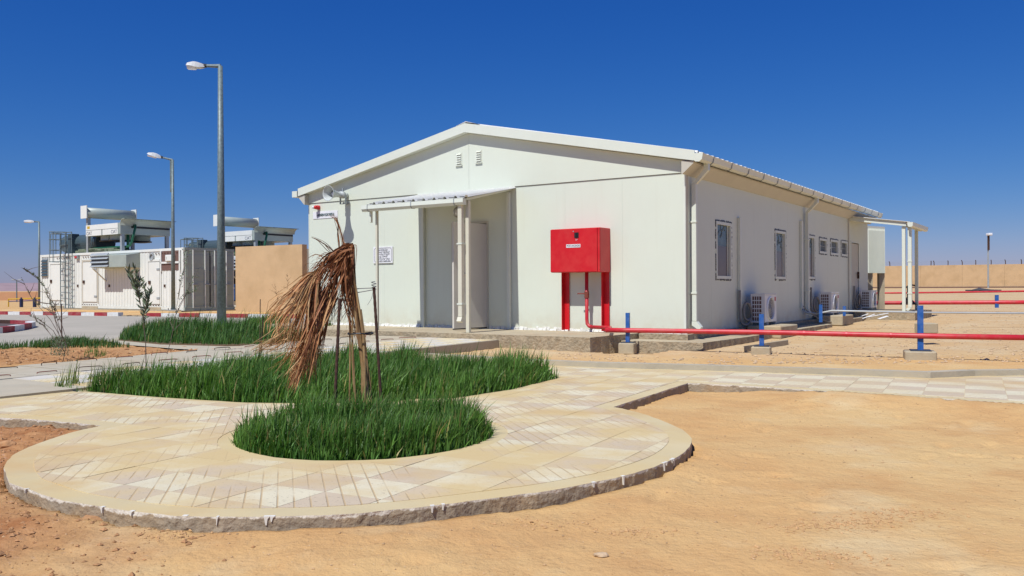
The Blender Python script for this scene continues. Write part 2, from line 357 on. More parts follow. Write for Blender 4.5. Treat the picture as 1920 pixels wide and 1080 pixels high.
me.loops.add(q.size); me.loops.foreach_set('vertex_index',q.ravel().astype(np.int32)); me.polygons.add(len(q)); me.polygons.foreach_set('loop_start',np.arange(0,q.size,4,dtype=np.int32)); me.polygons.foreach_set('loop_total',np.full(len(q),4,dtype=np.int32)); me.polygons.foreach_set('use_smooth',np.ones(len(q),bool))
at=me.color_attributes.new('zone','FLOAT_COLOR','POINT')
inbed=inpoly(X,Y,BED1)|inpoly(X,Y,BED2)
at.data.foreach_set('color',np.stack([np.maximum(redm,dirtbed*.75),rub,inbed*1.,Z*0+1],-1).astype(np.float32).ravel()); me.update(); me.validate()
def ground_mat():
    m=bpy.data.materials.new('desert_sand'); m.use_nodes=True; t=m.node_tree; L=t.links; b=t.nodes['Principled BSDF']; b.inputs['Roughness'].default_value=.95; b.inputs['Specular IOR Level'].default_value=.15
    g=_n(t,'ShaderNodeNewGeometry'); at=_n(t,'ShaderNodeAttribute',attribute_name='zone'); sp=_n(t,'ShaderNodeSeparateColor'); L.new(at.outputs['Color'],sp.inputs[0])
    def noise(sc,d=6,r=.6):
        n=_n(t,'ShaderNodeTexNoise',Scale=sc,Detail=d,Roughness=r); L.new(g.outputs['Position'],n.inputs['Vector']); return n.outputs[0]
    def rng_(x,a,b_,c=0,d=1):
        n=_n(t,'ShaderNodeMapRange'); n.inputs[1].default_value=a;n.inputs[2].default_value=b_;n.inputs[3].default_value=c;n.inputs[4].default_value=d; L.new(x,n.inputs[0]); return n.outputs[0]
    def mixc(f,a,b_):
        n=_n(t,'ShaderNodeMix',data_type='RGBA')
        for i,v in ((0,f),(6,a),(7,b_)):
            if isinstance(v,tuple): n.inputs[i].default_value=(*v,1)
            elif isinstance(v,float): n.inputs[i].default_value=v
            else: L.new(v,n.inputs[i])
        return n.outputs[2]
    def mul(a,b_):
        n=_n(t,'ShaderNodeMath',operation='MULTIPLY')
        for i,v in ((0,a),(1,b_)):
            if isinstance(v,float): n.inputs[i].default_value=v
            else: L.new(v,n.inputs[i])
        return n.outputs[0]
    c=mixc(rng_(noise(.55,5),.38,.62),(.62,.37,.15),(.64,.43,.19))
    c=mixc(mul(rng_(noise(1.6,7,.65),.46,.66),.75),c,(.55,.31,.125))
    c=mixc(mul(rng_(noise(.9,4),.55,.7),.7),c,(.68,.52,.28))
    c=mixc(mul(rng_(noise(34,4,.7),.60,.72),.7),c,(.33,.16,.065))
    c=mixc(mul(rng_(noise(90,2,.6),.66,.74),.5),c,(.62,.5,.36))
    red=mixc(rng_(noise(5,6,.7),.4,.65),(.34,.145,.055),(.50,.26,.11)); red=mixc(mul(rng_(noise(30,3),.6,.75),.6),red,(.55,.36,.27))
    c=mixc(sp.outputs[0],c,red)
    rb=mixc(rng_(noise(1.2,6,.7),.4,.62),(.57,.38,.19),(.60,.45,.26)); rb=mixc(mul(rng_(noise(16,5,.75),.60,.70),.6),rb,(.33,.19,.11)); rb=mixc(mul(rng_(noise(23,4,.7),.62,.72),.6),rb,(.63,.50,.36))
    c=mixc(sp.outputs[1],c,rb)
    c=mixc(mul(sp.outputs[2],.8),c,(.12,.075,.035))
    L.new(c,b.inputs['Base Color'])
    bp=_n(t,'ShaderNodeBump',Strength=.45,Distance=.03); L.new(noise(28,8,.65),bp.inputs['Height'])
    bp2=_n(t,'ShaderNodeBump',Strength=.5,Distance=.05); L.new(noise(6,5,.6),bp2.inputs['Height']); L.new(bp2.outputs[0],bp.inputs['Normal']); L.new(bp.outputs[0],b.inputs['Normal'])
    return m
me.materials.append(ground_mat()); go=bpy.data.objects.new('ground',me); C.objects.link(go); go['kind']='structure'
# ------------------------------------------------------------ paved path
def tile_mat(kind):
    m=bpy.data.materials.new('terrazzo_'+kind); m.use_nodes=True; t=m.node_tree; L=t.links; b=t.nodes['Principled BSDF']; b.inputs['Roughness'].default_value=.8; b.inputs['Specular IOR Level'].default_value=.25
    g=_n(t,'ShaderNodeNewGeometry')
    base={'cream':(.72,.65,.455),'pink':(.60,.49,.345),'bed':(.63,.52,.30)}[kind]
    def noise(sc,d=6,r=.6,st=None):
        n=_n(t,'ShaderNodeTexNoise',Scale=sc,Detail=d,Roughness=r)
        if st:
            mp=_n(t,'ShaderNodeMapping'); mp.inputs['Rotation'].default_value=(0,0,st[0]); mp.inputs['Scale'].default_value=(st[1],st[2],1); L.new(g.outputs['Position'],mp.inputs[0]); L.new(mp.outputs[0],n.inputs['Vector'])
        else: L.new(g.outputs['Position'],n.inputs['Vector'])
        return n.outputs[0]
    def mr(x,a,b_,c=0,d=1):
        n=_n(t,'ShaderNodeMapRange'); n.inputs[1].default_value=a;n.inputs[2].default_value=b_;n.inputs[3].default_value=c;n.inputs[4].default_value=d; L.new(x,n.inputs[0]); return n.outputs[0]
    def mix(f,a,b_):
        n=_n(t,'ShaderNodeMix',data_type='RGBA')
        for i,v in ((0,f),(6,a),(7,b_)):
            if isinstance(v,tuple): n.inputs[i].default_value=(*v,1)
            elif isinstance(v,float): n.inputs[i].default_value=v
            else: L.new(v,n.inputs[i])
        return n.outputs[2]
    def op(o,a,b_):
        n=_n(t,'ShaderNodeMath',operation=o)
        for i,v in ((0,a),(1,b_)):
            if isinstance(v,float): n.inputs[i].default_value=v
            else: L.new(v,n.inputs[i])
        return n.outputs[0]
    c=mix(mr(noise(2,5),.35,.65),base,tuple(x*.9 for x in base))
    if kind!='bed':
        c=mix(op('MULTIPLY',mr(noise(38,2,.5,(.9,1,2.2)),.66,.70),.75),c,(.20,.16,.12))
        c=mix(op('MULTIPLY',mr(noise(60,2,.5,(2.1,1,2)),.66,.72),.5),c,(.33,.27,.22))
    # sand dust drifted over the paving
    dust=mr(noise(1.15,6,.62),.42,.60,.06,.85 if kind!='bed' else .6)
    sx_=_n(t,'ShaderNodeSeparateXYZ'); L.new(g.outputs['Position'],sx_.inputs[0]); keep=op('MULTIPLY',dust,mr(sx_.outputs[0],1.6,3.2,1,.35)); dust=keep
    c=mix(dust,c,(.62,.465,.215))
    c=mix(op('MULTIPLY',mr(noise(.7,5,.6,(.5,1,1.4)),.54,.68),.65),c,(.56,.37,.16))
    # scored lines cut across the tiles
    if kind!='bed':
        sp=_n(t,'ShaderNodeVectorMath',operation='DOT_PRODUCT'); a=math.radians(104.6); sp.inputs[1].default_value=(math.sin(a)/.078,-math.cos(a)/.078,0); L.new(g.outputs['Position'],sp.inputs[0])
        fr=op('ABSOLUTE',op('SUBTRACT',op('FRACT',sp.outputs['Value'],0.),.5),0.)
        ln=mr(fr,.035,.075,1,0); gate=mr(noise(1.7,2,.4),.42,.52); ln=op('MULTIPLY',ln,gate); ln=op('MULTIPLY',ln,mr(dust,.3,.78,1,.25))
        c=mix(op('MULTIPLY',ln,.85),c,(.50,.36,.19))
    L.new(c,b.inputs['Base Color'])
    bp=_n(t,'ShaderNodeBump',Strength=.25,Distance=.004); L.new(noise(70,6,.7),bp.inputs['Height'])
    if kind!='bed':
        bl=_n(t,'ShaderNodeBump',Strength=.6,Distance=.004); bl.invert=True; L.new(ln,bl.inputs['Height']); L.new(bl.outputs[0],bp.inputs['Normal'])
    L.new(bp.outputs[0],b.inputs['Normal']); return m
def side_mat():
    m=mat('path_edge',(.33,.265,.18),.95,var=.22,scale=6,bump=.9,bscale=24,bdist=.02,dirt=(.44,.29,.14),dirtamt=.75,dscale=2.2)
    t=m.node_tree; L=t.links; b=t.nodes['Principled BSDF']; src=b.inputs['Base Color'].links[0].from_socket
    g=_n(t,'ShaderNodeNewGeometry'); s=_n(t,'ShaderNodeSeparateXYZ'); L.new(g.outputs['Position'],s.inputs[0]); n=_n(t,'ShaderNodeTexNoise',Scale=7.,Detail=6,Roughness=.7); L.new(g.outputs['Position'],n.inputs['Vector'])
    ml=_n(t,'ShaderNodeMath',operation='MULTIPLY_ADD'); ml.inputs[1].default_value=.09; L.new(n.outputs[0],ml.inputs[0]); L.new(s.outputs[2],ml.inputs[2])
    mr=_n(t,'ShaderNodeMapRange'); mr.inputs[1].default_value=PZ+.030; mr.inputs[2].default_value=PZ+.036; L.new(ml.outputs[0],mr.inputs[0])
    mx=_n(t,'ShaderNodeMix',data_type='RGBA'); L.new(mr.outputs[0],mx.inputs[0]); L.new(src,mx.inputs[6]); mx.inputs[7].default_value=(.70,.64,.52,1); L.new(mx.outputs[2],b.inputs['Base Color'])
    return m
m_tc,m_tp,m_bedm=tile_mat('cream'),tile_mat('pink'),tile_mat('bed'); m_side=side_mat()
from mathutils.geometry import delaunay_2d_cdt
def fill(loops,z):
    V=[];E=[]
    for lp in loops:
        n0=len(V); V+=[Vector((float(p[0]),float(p[1]))) for p in lp]; E+=[(n0+i,n0+(i+1)%len(lp)) for i in range(len(lp))]
    vo,eo,fo,_,_,_=delaunay_2d_cdt(V,E,[],0,1e-6)
    cx=np.array([[sum(vo[i][k] for i in f)/len(f) for k in (0,1)] for f in fo]); ok=inpoly(cx[:,0],cx[:,1],loops[0])
    for lp in loops[1:]: ok&=~inpoly(cx[:,0],cx[:,1],lp)
    bm=bmesh.new(); vs=[bm.verts.new((v[0],v[1],z)) for v in vo]
    for f,k in zip(fo,ok):
        if k: bm.faces.new([vs[i] for i in f])
    bmesh.ops.delete(bm,geom=[v for v in bm.verts if not v.link_faces],context='VERTS')
    return bm
def slab(name,loops,z1,z0,mt,ms,kind='structure',jit=.006,step=.07):
    L2=[resample(lp,step,True,jit) for lp in loops]
    bm=fill(L2,z1)
    for f in bm.faces:
        if f.normal.z<0: f.normal_flip()
    be=[e for e in bm.edges if len(e.link_faces)==1]
    r=bmesh.ops.extrude_edge_only(bm,edges=be)
    for v in [g for g in r['geom'] if isinstance(g,bmesh.types.BMVert)]: v.co.z=z0; v.co.x+=rng.normal(0,.003); v.co.y+=rng.normal(0,.003)
    for e in r['geom']:
        if isinstance(e,bmesh.types.BMFace): e.material_index=1
    bmesh.ops.recalc_face_normals(bm,faces=bm.faces)
    me=bpy.data.meshes.new(name); bm.to_mesh(me); bm.free(); me.materials.append(mt); me.materials.append(ms)
    ob=bpy.data.objects.new(name,me); C.objects.link(ob)
    if kind: ob['kind']=kind
    return ob
path=slab('path',[OUT,BED1,BED2],PZ,.10,m_bedm,m_side,jit=.003,step=.1)
def offset(lp,d):
    lp=[np.array(p) for p in lp]; n=len(lp); o=[]
    for i in range(n):
        e1=lp[i]-lp[i-1]; e2=lp[(i+1)%n]-lp[i]; n1=np.array([-e1[1],e1[0]])/(np.linalg.norm(e1)+1e-9); n2=np.array([-e2[1],e2[0]])/(np.linalg.norm(e2)+1e-9); m_=n1+n2; m_/=np.linalg.norm(m_)+1e-9
        o.append(lp[i]+m_*d/max(.5,m_@n1))
    return o
def inset(lp,d,step=.07):
    q=resample(lp,step); o=np.array(offset(list(q),d)); a=q; b=np.roll(q,-1,0); keep=[]
    for p_ in o:
        ab=b-a; t_=np.clip(((p_-a)*ab).sum(1)/((ab**2).sum(1)+1e-12),0,1); keep.append(np.min(np.hypot(*(p_-a-ab*t_[:,None]).T))>abs(d)*.93)
    o=o[np.array(keep)]; r=[o[0]]
    for p_ in o[1:]:
        if np.hypot(*(p_-r[-1]))>.02: r.append(p_)
    return r
# individual terrazzo tiles
TS=.352; TA=math.radians(62); tu=np.array([math.cos(TA),math.sin(TA)]); tv=np.array([math.sin(TA),-math.cos(TA)]); t0=np.array([-1.429,4.272])
bm=fill([inset(OUT,.15),inset(BED1,-.10),inset(BED2,-.09)],PZ)
print('tile area',sum(f.calc_area() for f in bm.faces))
for ax,d in ((tu,0),(tv,1)):
    vals=[(np.array(v.co[:2])-t0)@ax/TS for v in bm.verts]; lo,hi=int(math.floor(min(vals))),int(math.ceil(max(vals)))
    lo=max(lo,-45); hi=min(hi,60)
    for k in range(lo,hi+1):
        p=t0+ax*k*TS
        bmesh.ops.bisect_plane(bm,geom=bm.verts[:]+bm.edges[:]+bm.faces[:],plane_co=(p[0],p[1],PZ),plane_no=(ax[0],ax[1],0),dist=1e-5)
cells={}
for f in bm.faces:
    if f.calc_area()<1e-7: continue
    c=np.array(f.calc_center_median()[:2])-t0; cells.setdefault((math.floor(c@tu/TS),math.floor(c@tv/TS)),[]).append([np.array(v.co[:2]) for v in f.verts])
bm.free()
# outside of the paving, or inside a bed, is dropped
def build_cell(key,tris):
    i,j=key; th_=.0022+.001*rng.random(); tl=rng.normal(0,.0008,2); g=.0014
    vs=[];ix={};fs=[]
    for tr in tris:
        f=[]
        for p in tr:
            k=(round(p[0],4),round(p[1],4))
            if k not in ix:
                q=p-t0; a=q@tu-i*TS; b_=q@tv-j*TS; a=min(max(a,g),TS-g); b_=min(max(b_,g),TS-g)
                w=t0+tu*(a+i*TS)+tv*(b_+j*TS); ix[k]=len(vs); vs.append((w[0],w[1],PZ+th_+tl[0]*(a/TS-.5)+tl[1]*(b_/TS-.5)))
            f.append(ix[k])
        if len(set(f))>2:
            P_=[vs[q] for q in f]; ar=sum(P_[q][0]*P_[(q+1)%len(f)][1]-P_[(q+1)%len(f)][0]*P_[q][1] for q in range(len(f)))
            fs.append(tuple(f) if ar>0 else tuple(f[::-1]))
    ed={}
    for f in fs:
        for q in range(len(f)): a,b_=f[q],f[(q+1)%len(f)]; ed[(a,b_)]=ed.get((a,b_),0)+1
    bd=[e for e in ed if (e[1],e[0]) not in ed]; n=len(vs); vs2=vs+[(v[0],v[1],PZ-.002) for v in vs]
    fs2=fs+[(b_,a,a+n,b_+n) for a,b_ in bd]
    return vs2,fs2
info=[]
for key,tr in cells.items():
    c=t0+tu*(key[0]+.5)*TS+tv*(key[1]+.5)*TS
    ar=sum(abs(sum(t_[q][0]*t_[(q+1)%len(t_)][1]-t_[(q+1)%len(t_)][0]*t_[q][1] for q in range(len(t_))))/2 for t_ in tr)
    if ar<.0012 or c[1]<2: continue
    vis=abs(c[0])<c[1]*.60+.3
    info.append((ar/(c[1]**3) if vis else 0,key,tr))
info.sort(key=lambda t_:-t_[0])
rest={0:MB(),1:MB()}
for n_,(s_,key,tr) in enumerate(info):
    vs,fs=build_cell(key,tr); k=(key[0]+key[1])%2
    if n_<295 and s_>0:
        mb=MB().add(vs,fs); me=mesh('tile',mb,(m_tc,m_tp)[k]); ob=bpy.data.objects.new('tile',me); C.objects.link(ob); ob.parent=path
    else: rest[k].add(vs,fs)
for k in (0,1):
    if rest[k].v: ob=bpy.data.objects.new('distant_tiles',mesh('distant_tiles',rest[k],(m_tc,m_tp)[k])); C.objects.link(ob); ob.parent=path; ob['kind']='stuff'
print('tiles',len(info))
# whitewash slops on the path's outer edge
mb=MB()
def edge_at(px,py):
    p=P2(px,py); d=[np.hypot(*(p-q)) for q in EDG]; i=int(np.argmin(d)); a=EDG[i]; b_=EDG[(i+1)%len(EDG)]; t_=(b_-a)/np.linalg.norm(b_-a); return a,t_
EDG=resample(OUT,.03)
for px,py,n_ in ((60,920,4),(180,950,8),(246,959,5),(365,970,7),(470,970,8),(600,967,3),(720,960,2),(805,950,5),(880,942,3),(1000,926,2),(1100,908,4),(1175,892,7),(1240,870,9),(1255,862,6)):
    for k in range(rng.integers(1,3) if n_>3 else 0):
        a,t_=edge_at(px+rng.uniform(-35,35),py); nrm=np.array([t_[1],-t_[0]]); w=rng.uniform(.012,.035); h=rng.uniform(.012,.055); 
        if inpoly(*(a+nrm*.03),OUT): nrm=-nrm
        o=a+nrm*.006; sh=rng.normal(0,.005)
        pr=[(w*.0,0),(w*.9,0),(w*.55,-h*.3),(w*.40,-h),(w*.22,-h*.97),(w*.1,-h*.35)]
        vs=[(o[0]+t_[0]*(u_+sh*(-z_/.08)),o[1]+t_[1]*(u_+sh*(-z_/.08)),PZ+.002+z_) for u_,z_ in pr]; vs+=[(v[0]-nrm[0]*.02,v[1]-nrm[1]*.02,v[2]) for v in vs]
        mb.add(vs,[tuple(range(6)),tuple(range(11,5,-1))]+[(q,6+q,6+(q+1)%6,(q+1)%6) for q in range(6)])
ob=bpy.data.objects.new('whitewash_drip',mesh('whitewash_drip',mb,mat('whitewash',(.74,.71,.62),.8))); C.objects.link(ob); ob.parent=path; ob['kind']='stuff'
# thin white lip
# ------------------------------------------------------------ raised walkway: paved strip and trench covers
def strip_sheet(name,x0,x1,y0,y1,n,th,mt,ms=None,parent=None,kind='structure',dz=0.):
    mb=MB(); yy=np.linspace(y0,y1,n)
    for a,b_ in zip(yy[:-1],yy[1:]):
        za,zb=wz(a)+dz,wz(b_)+dz; c=[wor(x0,a,za),wor(x1,a,za),wor(x1,b_,zb),wor(x0,b_,zb)]
        lo=[(p[0]+rng.normal(0,.004),p[1]+rng.normal(0,.004),p[2]-th) for p in c]
        mb.add(c+lo,[(0,1,2,3),(7,6,5,4),(0,4,5,1),(1,5,6,2),(2,6,7,3),(3,7,4,0)])
    ob=single(name,mb,mt,kind=kind if parent is None else None)
    if parent: ob.parent=parent
    return ob
walk=strip_sheet('pavement',-4.34,-2.76,-16,-1.702,40,.2,m_cover)
walk2=strip_sheet('trench_base',-5.85,-4.36,-16,-1.702,2,.2,m_dark,dz=-.06); walk2.name='trench'
y=-1.74; 
while y>-13.5:
    y1=y-.55; mb=MB(); za,zb=wz(y1+.012)+rng.normal(0,.003),wz(y)+rng.normal(0,.003)
    x0,x1=-5.84+rng.normal(0,.02),-4.372
    c=[wor(x0,y1+.012,za),wor(x1,y1+.012,za),wor(x1,y,zb),wor(x0,y,zb)]; lo=[(p[0],p[1],p[2]-.055) for p in c]
    mb.add(c+lo,[(0,1,2,3),(7,6,5,4),(0,4,5,1),(1,5,6,2),(2,6,7,3),(3,7,4,0)])
    cv=single('trench_cover',mb,m_cover); cv.parent=walk2
    for xx in (-4.6,-5.6):
        yc=(y+y1)/2; h=.034*rng.uniform(.3,1.2); xx+=rng.normal(0,.02); s_=rng.normal(0,.04)
        mb=MB().tube([wor(xx-s_,yc-.13,za-.01),wor(xx-s_*.8,yc-.125,za+h*.8),wor(xx-s_*.5,yc-.09,za+h),wor(xx+s_*.5,yc+.09,za+h),wor(xx+s_*.8,yc+.125,za+h*.8),wor(xx+s_,yc+.13,za-.01)],.006,6)
        hd=single('handle',mb,m_rebar if rng.random()<.5 else m_redrust); hd.parent=cv
    y=y1
# tiles of the raised strip (large pale flags)
yy=-1.75
while yy>-9:
    for k in range(4):
        xa=-4.33+k*.392; z=wz(yy-.19)+.004; mb=MB(); c=[wor(xa+.004,yy-.386,wz(yy-.386)+.004),wor(xa+.386,yy-.386,wz(yy-.386)+.004),wor(xa+.386,yy-.004,wz(yy)+.004),wor(xa+.004,yy-.004,wz(yy)+.004)]
        if k==3: c=[wor(xa+.004,yy-.386,c[0][2]),wor(-2.82,yy-.386,c[0][2]),wor(-2.82,yy-.004,c[2][2]),wor(xa+.004,yy-.004,c[2][2])]
        lo=[(p[0],p[1],p[2]-.006) for p in c]; mb.add(c+lo,[(0,1,2,3),(0,4,5,1),(1,5,6,2),(2,6,7,3),(3,7,4,0)])
        o_=single('flagstone',mb,m_tc if (k+int(round(-yy/.39)))%2 else mat('pale_flag',(.60,.56,.47),.85,var=.08,dirt=(.55,.43,.26),dirtamt=.5)); o_.parent=walk
    yy-=.39
# curb behind the right path
cb_out=[G(*p,.335)[:2] for p in ((1960,698),(1920,698),(1828,698),(1745,699),(1520,691),(1300,683),(1120,676),(1000,671.5),(900,668),(797,664.5))]
curb_in=[P2(1960,704)]+far
mb=MB(); n=len(curb_in); A=[curb_in[0]+np.array([6,-2.6])]+curb_in; 
Bp=[]
for i,p in enumerate(A):
    d=A[min(i+1,len(A)-1)]-A[max(i-1,0)]; d/=np.linalg.norm(d); nn=np.array([-d[1],d[0]]); nn=nn if nn[1]>0 else -nn; Bp.append(p+nn*.16)
zs=.355
for i in range(len(A)-1):
    for (a0,a1) in zip(resample([A[i],A[i+1]],.5,False)[:-1],resample([A[i],A[i+1]],.5,False)[1:]):
        d=a1-a0; nn=np.array([-d[1],d[0]])/np.linalg.norm(d); nn=nn if nn[1]>0 else -nn
        mb.prism([a0+nn*.002,a1+nn*.002,a1+nn*.15,a0+nn*.15],.12,zs+rng.normal(0,.0015))
curb=single('kerb',mb,mat('kerb_concrete',(.44,.385,.28),.9,var=.1,bump=.4,bscale=30,dirt=(.46,.35,.2),dirtamt=.6,dscale=1.5),kind='structure')
# ------------------------------------------------------------ concrete slab under the building
def siteslab(name,poly,z1,z0,m=m_conc,jit=.008,step=.12):
    return slab(name,[[wor(*p,0)[:2] for p in poly]],z1,z0,m,m_concr if name!='x' else m,jit=jit,step=step)
siteslab('pavement',[(-10.2,-1.7),(-.95,-1.7),(-.9,-.95),(-.88,-.1),(-.88,.1),(-10.2,.1)],.505,.08)
siteslab('pavement',[(-.86,-.72),(.56,-.6),(.62,1.2),(.62,2.75),(.62,7.6),(.30,8.0),(-.86,8.0)],.405,.12,step=.1)
siteslab('pavement',[(-.84,-.11),(.09,-.11),(.11,14.7),(-.84,14.7)],.503,.35,step=.1)
siteslab('pavement',[(.12,8.9),(.55,8.9),(.6,11.3),(.12,11.3)],.46,.12)
siteslab('pavement',[(.115,12.1),(1.75,12.15),(1.8,14.7),(.115,14.75)],.60,.2)
# broken concrete strip lying beside the lower footing
pz=.31
bs=single('concrete_beam',MB().prism([G(1395,656,pz)[:2],G(1478,644,pz)[:2],G(1478,637,.36)[:2],G(1395,650,.36)[:2]],.22,.37),m_conc,'broken concrete beam lying behind the middle blue pipe post','beam')
# ------------------------------------------------------------ road, concrete apron, kerbs
def drape(name,pxpoly,dz,m,step=.8,z=.33,kind='structure',world=False):
    poly=[np.array(p[:2]) if world else G(*p,z)[:2] for p in pxpoly]
    bm=fill([resample(poly,step)],0)
    bmesh.ops.subdivide_edges(bm,edges=[e for e in bm.edges if e.calc_length()>3],cuts=3,use_grid_fill=True)
    co=np.array([v.co[:] for v in bm.verts]); h=hbase(co[:,0],co[:,1])
    for v,hh in zip(bm.verts,h): v.co.z=max(hh+dz,z+dz-.02) if kind=='flat' else hh+dz
    bmesh.ops.triangulate(bm,faces=bm.faces)
    for f in bm.faces:
        if f.normal.z<0: f.normal_flip()
    me=bpy.data.meshes.new(name); bm.to_mesh(me); bm.free(); me.materials.append(m); ob=bpy.data.objects.new(name,me); C.objects.link(ob); ob['kind']='structure'; return ob
drape('road',[(-1500,600),(0,594),(300,597),(620,599.5),(760,597),(760,612),(640,610),(500,612),(400,616),(240,628),(215,640),(0,652),(-600,680)],.05,m_road)
drape('pavement',[(205,641),(215,647),(330,655),(450,660),(560,653),(640,645),(760,634),(900,622),(900,612),(640,611),(500,613),(400,617),(240,629)],.075,m_cover,step=.5)
# painted kerb beyond the road
kb=Thing('kerb',None,None,(0,0,0),kind='structure')
K0,K1=G(0,596,.32),G(600,600.5,.36)
def kline(px):
    r=ray(px,597); a=K0[:2]; d=K1[:2]-K0[:2]; M_=np.array([[d[0],-r[0]],[d[1],-1.]]); s_=np.linalg.solve(M_,-a); p=a+d*s_[0]; return p
edges=[(-60,-40,0),(-40,-20,1),(-20,15,0),(15,37,1),(37,58,0),(58,81,1),(81,103,0),(103,128,1),(128,152,0),(152,177,1),(177,201,0),(201,222,1),(275,302,0),(302,336,1),(336,374,0),(374,420,1),(420,465,0),(465,512,1),(512,560,0),(560,610,1)]
for a,b_,k in edges:
    p,q_=kline(a),kline(b_); d=(q_-p)/np.linalg.norm(q_-p); nn=np.array([-d[1],d[0]]); q_=q_-d*.015; h=float(hbase(p[0],p[1]))
    part(kb,'kerb_stone',MB().prism([p,q_,q_+nn*.22,p+nn*.22],h-.05,h+.17+rng.normal(0,.005)),(m_kr,m_kw)[k])
for a in (228,238,247,258,266):   # crumbled stretch
    p=kline(a); part(kb,'rubble',MB().prism([p,p+[.22,-.1],p+[.3,.12],p+[.02,.18]],.3,.43+rng.uniform(-.04,.03)),m_concr)
# verge behind kerb: low concrete lip under the containers
isl=Thing('kerb',None,None,(0,0,0),kind='structure')
ip=[(-60,624),(5,621),(28,618.5),(46,616),(60,613),(67,611.5),(60,609.5),(30,608.5),(-60,606)]
ipw=[G(*p,.40)[:2] for p in ip]
for i in range(len(ipw)-1):
    a,b_=ipw[i],ipw[i+1]; d=b_-a; nn=np.array([-d[1],d[0]])/np.linalg.norm(d)*.16; h=float(hbase(*a)); 
    part(isl,'kerb_stone',MB().prism([a,b_,b_+nn,a+nn],h-.05,h+.19),m_kr if i in(1,3,6) else (m_kw if i!=7 else m_rebar))
single('island_bed',MB().prism([p for p in offset(ipw,.1)],.2,.43),mat('dark_soil',(.10,.07,.06),.95),kind='structure').name='planting_bed'
# ============================================================ PREFAB BUILDING (site frame: x right along front, y back)
ZB=.505; WD=9.27; LN=14.7; ZJ=3.305
RID=(-WD/2,4.45)    # soffit line apex under the fascia
B=Thing('prefab_building','long white prefabricated panel building with a low gable and shaded right side','building',(0,0,0),'S')
def panel_x(x0,x1,z0,z1,holes=(),y0=0.,y1=.06):   # panel in the front wall
    mb=MB(); zs_=sorted({z0,z1,*[min(max(h[k],z0),z1) for h in holes for k in (2,3)]}); xs_=sorted({x0,x1,*[min(max(h[k],x0),x1) for h in holes for k in (0,1)]})
    for a,b in zip(xs_[:-1],xs_[1:]):
        for c,d in zip(zs_[:-1],zs_[1:]):
            if any(h[0]<=(a+b)/2<=h[1] and h[2]<=(c+d)/2<=h[3] for h in holes): continue
            mb.box(a,b,y0,y1,c,d)
    return mb
def panel_y(a0,a1,z0,z1,holes=()):
    mb=panel_x(a0,a1,z0,z1,holes,-.06,0.)
    mb.v=[(v[1],v[0],v[2]) for v in mb.v]; return mb
DOOR=(-5.05,-4.21,.52,2.62)
xsn=[-WD+.0,-8.1,-6.95,-5.80,-4.63,-3.66,-2.40,-1.20,-.03]
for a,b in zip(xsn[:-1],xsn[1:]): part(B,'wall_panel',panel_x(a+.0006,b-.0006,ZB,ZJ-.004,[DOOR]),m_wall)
# gable panels
def rake(x): return 3.465+(4.462-3.465)*(1-abs(x+WD/2)/(WD/2+.25))
for a,b in ((-WD-.02,-WD/2-.002),(-WD/2+.002,.0)):
    p=[(a,ZJ+.004),(b,ZJ+.004),(b,rake(b)),(a,rake(a))]
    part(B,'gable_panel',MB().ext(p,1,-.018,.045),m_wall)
part(B,'corner_trim',MB().box(-.028,.0165,-.006,.03,ZB,ZJ-.004),m_trim)
part(B,'corner_trim',MB().box(.001,.012,.031,.12,ZB,ZJ-.01),m_beige)
part(B,'corner_trim',MB().box(-WD-.02,-WD,-.004,.08,ZB,ZJ-.004),m_trim)
# side walls
WIN=[(1.487,2.308,1.475,2.56),(5.128,5.914,1.49,2.575),(7.719,8.42,1.51,2.59)]
SM=[(8.872,9.617,2.18,2.57),(10.018,10.829,2.175,2.585),(11.204,11.92,2.175,2.60)]
SDOOR=(12.42,13.36,.62,2.60)
ysn=[.12,1.25,2.5,3.7,4.9,6.1,7.3,8.5,9.7,10.9,12.0,13.4,14.65]
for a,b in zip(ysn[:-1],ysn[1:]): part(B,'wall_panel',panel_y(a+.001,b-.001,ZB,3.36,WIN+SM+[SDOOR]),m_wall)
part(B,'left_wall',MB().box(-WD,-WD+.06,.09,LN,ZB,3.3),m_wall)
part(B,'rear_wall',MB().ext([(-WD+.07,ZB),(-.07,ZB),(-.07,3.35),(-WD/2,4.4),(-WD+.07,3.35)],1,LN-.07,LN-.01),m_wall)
part(B,'interior_lining',MB().box(-WD+.3,-.5,1.6,1.65,ZB,3.2).box(-.55,-.5,1.7,LN-.2,ZB,3.2),m_beige)
part(B,'plaster_skirt',MB(),m_plaster)
# lumpy white plaster at the wall foot
mb=MB(); xx=-WD; 
while xx<-.05:
    w=rng.uniform(.05,.13); d=.012+.045*rng.random()**1.5
    if not(DOOR[0]-.05<xx+w/2<DOOR[1]+.05):
        h=rng.uniform(.03,.075); mb.add([(xx,0,ZB),(xx+w*1.1,0,ZB),(xx+w,-d,ZB),(xx+w*.1,-d*.9,ZB),(xx+w*.05,0,ZB+h),(xx+w,0,ZB+h*.9),(xx+w*.9,-.012,ZB+h*.85),(xx+w*.15,-.012,ZB+h)],[(0,1,2,3),(7,6,5,4),(3,2,6,7),(0,3,7,4),(2,1,5,6)])
    xx+=w
bpy.data.objects.remove(bpy.data.objects['plaster_skirt']); part(B,'plaster_skirt',mb,m_plaster,kind='stuff')
